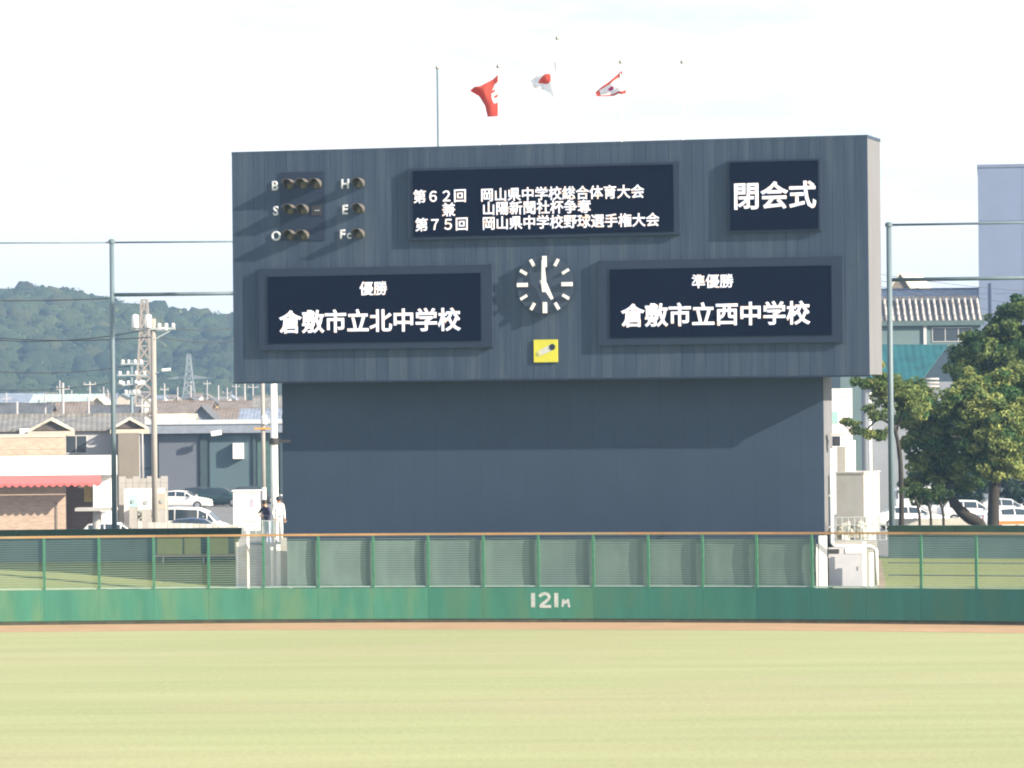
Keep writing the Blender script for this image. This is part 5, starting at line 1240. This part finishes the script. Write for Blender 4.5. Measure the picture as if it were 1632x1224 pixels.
tree('broad sunlit tree with a thick upright trunk in front of the parked cars', (b0.x, YE, 0),
     [[(b0.x, YE, 0, .30), T3(1583, 800, YE, .25), T3(1588, 760, YE, .24), T3(1598, 720, YE - .3, .18), T3(1605, 670, YE - .4, .15), T3(1612, 630, YE, .07)],
      [T3(1588, 762, YE, .2), T3(1570, 720, YE - .5, .13), T3(1548, 705, YE - 1.1, .09), T3(1515, 695, YE - 1.4, .05)], [T3(1592, 745, YE, .16), T3(1628, 700, YE, .1), T3(1660, 660, YE, .06)], [T3(1588, 750, YE, .15), T3(1575, 700, YE, .1), T3(1560, 650, YE - .8, .05)]],
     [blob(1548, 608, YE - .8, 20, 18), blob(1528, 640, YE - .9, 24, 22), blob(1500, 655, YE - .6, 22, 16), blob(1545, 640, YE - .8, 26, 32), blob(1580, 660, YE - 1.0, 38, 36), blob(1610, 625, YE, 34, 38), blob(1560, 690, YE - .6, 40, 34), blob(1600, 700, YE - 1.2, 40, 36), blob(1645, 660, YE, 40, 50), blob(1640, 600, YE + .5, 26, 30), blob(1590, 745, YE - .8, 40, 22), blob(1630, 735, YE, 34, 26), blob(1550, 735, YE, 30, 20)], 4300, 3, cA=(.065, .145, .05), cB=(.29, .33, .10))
b1 = P(1578, 838, YE + 1.5)
tree('leaning dark trunked tree left of the thick upright one', (b1.x, YE + 1.5, 0),
     [[(b1.x, YE + 1.5, 0, .28), T3(1566, 842, YE + 1.5, .27), T3(1543, 824, YE + 1.5, .26), T3(1525, 808, YE + 1.5, .24), T3(1516, 790, YE + 1.5, .2), T3(1512, 760, YE + 1.5, .17), T3(1500, 715, YE + 1.5, .12), T3(1492, 670, YE + 1.5, .06)],
      [T3(1512, 765, YE + 1.5, .1), T3(1475, 735, YE + 1.5, .07), T3(1450, 700, YE + 1.5, .04)], [T3(1505, 735, YE + 1.5, .1), T3(1530, 700, YE + 1.5, .07), T3(1540, 660, YE + 1.5, .03)]],
     [blob(1480, 650, YE + 1, 34, 24), blob(1462, 640, YE - 3, 20, 26), blob(1490, 700, YE + .5, 30, 24), blob(1455, 668, YE + 1, 26, 34), blob(1500, 690, YE + 1, 36, 28), blob(1530, 640, YE + 1.5, 26, 34), blob(1475, 745, YE + 1.8, 26, 20), blob(1505, 745, YE + 1.8, 32, 26), blob(1528, 715, YE + .8, 30, 30), blob(1455, 625, YE + 1, 22, 18), blob(1450, 710, YE + 1, 16, 20), blob(1452, 772, YE + 2.2, 18, 16), blob(1484, 776, YE + 2.2, 24, 14), blob(1518, 770, YE + 2.4, 22, 16), blob(1462, 738, YE + 1, 18, 16), blob(1545, 765, YE + 2.4, 18, 14), blob(1468, 792, YE + 2.4, 22, 10), blob(1500, 790, YE + 2.6, 16, 9)], 3900, 5, cA=(.055, .135, .05), cB=(.23, .28, .085))
b2 = P(1400, 835, YE - 3)
tree('tree whose yellow green branches reach behind the right net pole', (P(1437, 835, 181).x, 181, 0),
     [[(P(1437, 835, 181).x, 181, 0, .14), T3(1436, 760, 181, .11), T3(1430, 700, 181, .09), T3(1415, 655, 181, .07), T3(1398, 620, 181, .04)],
      [T3(1425, 680, 181, .06), T3(1400, 668, 181, .05), T3(1372, 692, 181, .03), T3(1345, 678, 181, .02)], [T3(1428, 690, 181, .06), T3(1442, 640, 181, .04)]],
     [blob(1408, 622, 181, 24, 18), blob(1378, 612, 181, 28, 11), blob(1398, 655, 181, 18, 16), blob(1352, 676, 181, 16, 10), blob(1380, 688, 181, 22, 10), blob(1436, 622, 181, 22, 24), blob(1408, 692, 181, 14, 9), blob(1404, 590, 181, 8, 18), blob(1446, 650, 181, 18, 22)], 4200, 9, size=.085, cA=(.09, .15, .04), cB=(.26, .29, .09))
YF = 205
b3 = P(1662, 900, YF)
tree('taller dark tree rising at the right edge behind the sunlit one', (b3.x, YF, 0),
     [[(b3.x, YF, 0, .35), T3(1655, 700, YF, .26), T3(1625, 610, YF, .18), T3(1604, 530, YF, .08)], [T3(1606, 620, YF, .14), T3(1560, 570, YF, .08), T3(1535, 550, YF, .04)], [T3(1606, 600, YF, .14), T3(1640, 560, YF, .08), T3(1660, 520, YF, .04)]],
     [blob(1598, 525, YF, 26, 26), blob(1625, 505, YF, 30, 26), blob(1570, 560, YF, 38, 32), blob(1610, 565, YF, 44, 36), blob(1535, 580, YF, 26, 26), blob(1545, 545, YF, 14, 12), blob(1650, 580, YF, 40, 50), blob(1560, 600, YF, 40, 26), blob(1628, 485, YF, 12, 14), blob(1655, 700, YF, 40, 60), blob(1610, 640, YF, 30, 30)], 4700, 11, size=.12, cA=(.042, .105, .04), cB=(.15, .20, .055))
for k, (px, tp, seed) in enumerate(((1466, 790, 21), (1484, 795, 22), (1504, 800, 23))):
    Yp = 172 + k; q = P(px, 838, Yp)
    lab = ('thin sapling nearest the right net pole', 'middle thin sapling in front of the white cars', 'rightmost thin sapling leaning toward the dark trunk')[k]
    tree(lab, (q.x, Yp, 0), [[(q.x, Yp, 0, .07), T3(px, 836, Yp, .06), T3(px - 4, 805, Yp, .05), T3(px - 14, 780, Yp, .03)], [T3(px - 2, 812, Yp, .03), T3(px + 6, 790, Yp, .02)]],
         [blob(px - 16, 782, Yp, 16, 9), blob(px + 2, 785, Yp, 14, 8)], 2300, seed, size=.07, cA=(.03, .07, .03), cB=(.08, .12, .04))
def shrub(label, px, py, Y, r_, seed, cA=(.06, .10, .03), cB=(.14, .17, .06)):
    q = P(px, py, Y); return tree(label, (q.x, Y, 0), [[(q.x, Y, 0, .06), (q.x, Y, max(.3, q.z), .03)]], [((q.x, Y, q.z), (r_, r_, r_ * .8))], 1500, seed, .08, cA, cB, cat='shrub')
shrub('small leafy shrub at the foot of the tall concrete pole', 231, 826, 240, .5, 31)
# dark hedge mass behind the cars on the right
V, Fq, T = leafmesh([(np.array(P(px, py, 286)), np.array((2.4, 1.2, 1.6))) for px, py in ((1515, 782), (1560, 775), (1610, 770), (1650, 760))], 900, .16, 41, np.array((.012, .035, .018)), np.array((.03, .06, .03)))
me = fastmesh('dark_hedge', V, Fq, T, M_leaf); o = link('dark_hedge', me); o['kind'] = 'stuff'; o['label'] = 'dark hedge behind the parked cars on the right'

# orange barrier at the right edge, guard rail behind the cap
ob_ = thing('orange_barrier', 'orange and white low barrier in front of the white sedan at the right edge', 'barrier', (X(1588, 200), 200, 0))
zl = Z(830, 200, 1610)
for dx in (0, .9, 1.8): MB().box(dx, dx + .1, 0, .1, 0, zl).build('barrier_leg', M_white, ob_)
MB().box(-.1, 2.0, -.05, .0, zl - .18, zl).build('barrier_board', mat('barrier_orange', (.65, .22, .06), .6), ob_)
gr = thing('guard_rail', 'pale guard rail along the road below the parked cars on the right', 'guard rail', (X(1422, 190), 190, 0)); gl = X(1700, 190) - gr.location.x
zg = Z(826, 190, 1500)
MB().box(0, gl * .5, -.05, 0, zg - .38, zg).build('rail_beam', mat('rail_pale', (.5, .5, .46), .6, .1, 2), gr)
for i in range(5): MB().tube((gl * .5 * i / 4, .1, 0), (gl * .5 * i / 4, .1, zg + .03), .07, n=8).build('rail_post', M_white, gr)

# ------------------------------------------------------------ haze
hb = MB().box(-900, 900, -70, 2100, -1.5, 75); hm = bpy.data.materials.new('haze'); hm.use_nodes = True; n = hm.node_tree.nodes; n.remove(n['Principled BSDF'])
pv = n.new('ShaderNodeVolumePrincipled'); pv.inputs['Color'].default_value = (.42, .68, 1, 1); pv.inputs['Density'].default_value = .00029; pv.inputs['Anisotropy'].default_value = .2
hm.node_tree.links.new(pv.outputs[0], n['Material Output'].inputs['Volume'])
ho = hb.build('haze', hm); ho['kind'] = 'stuff'
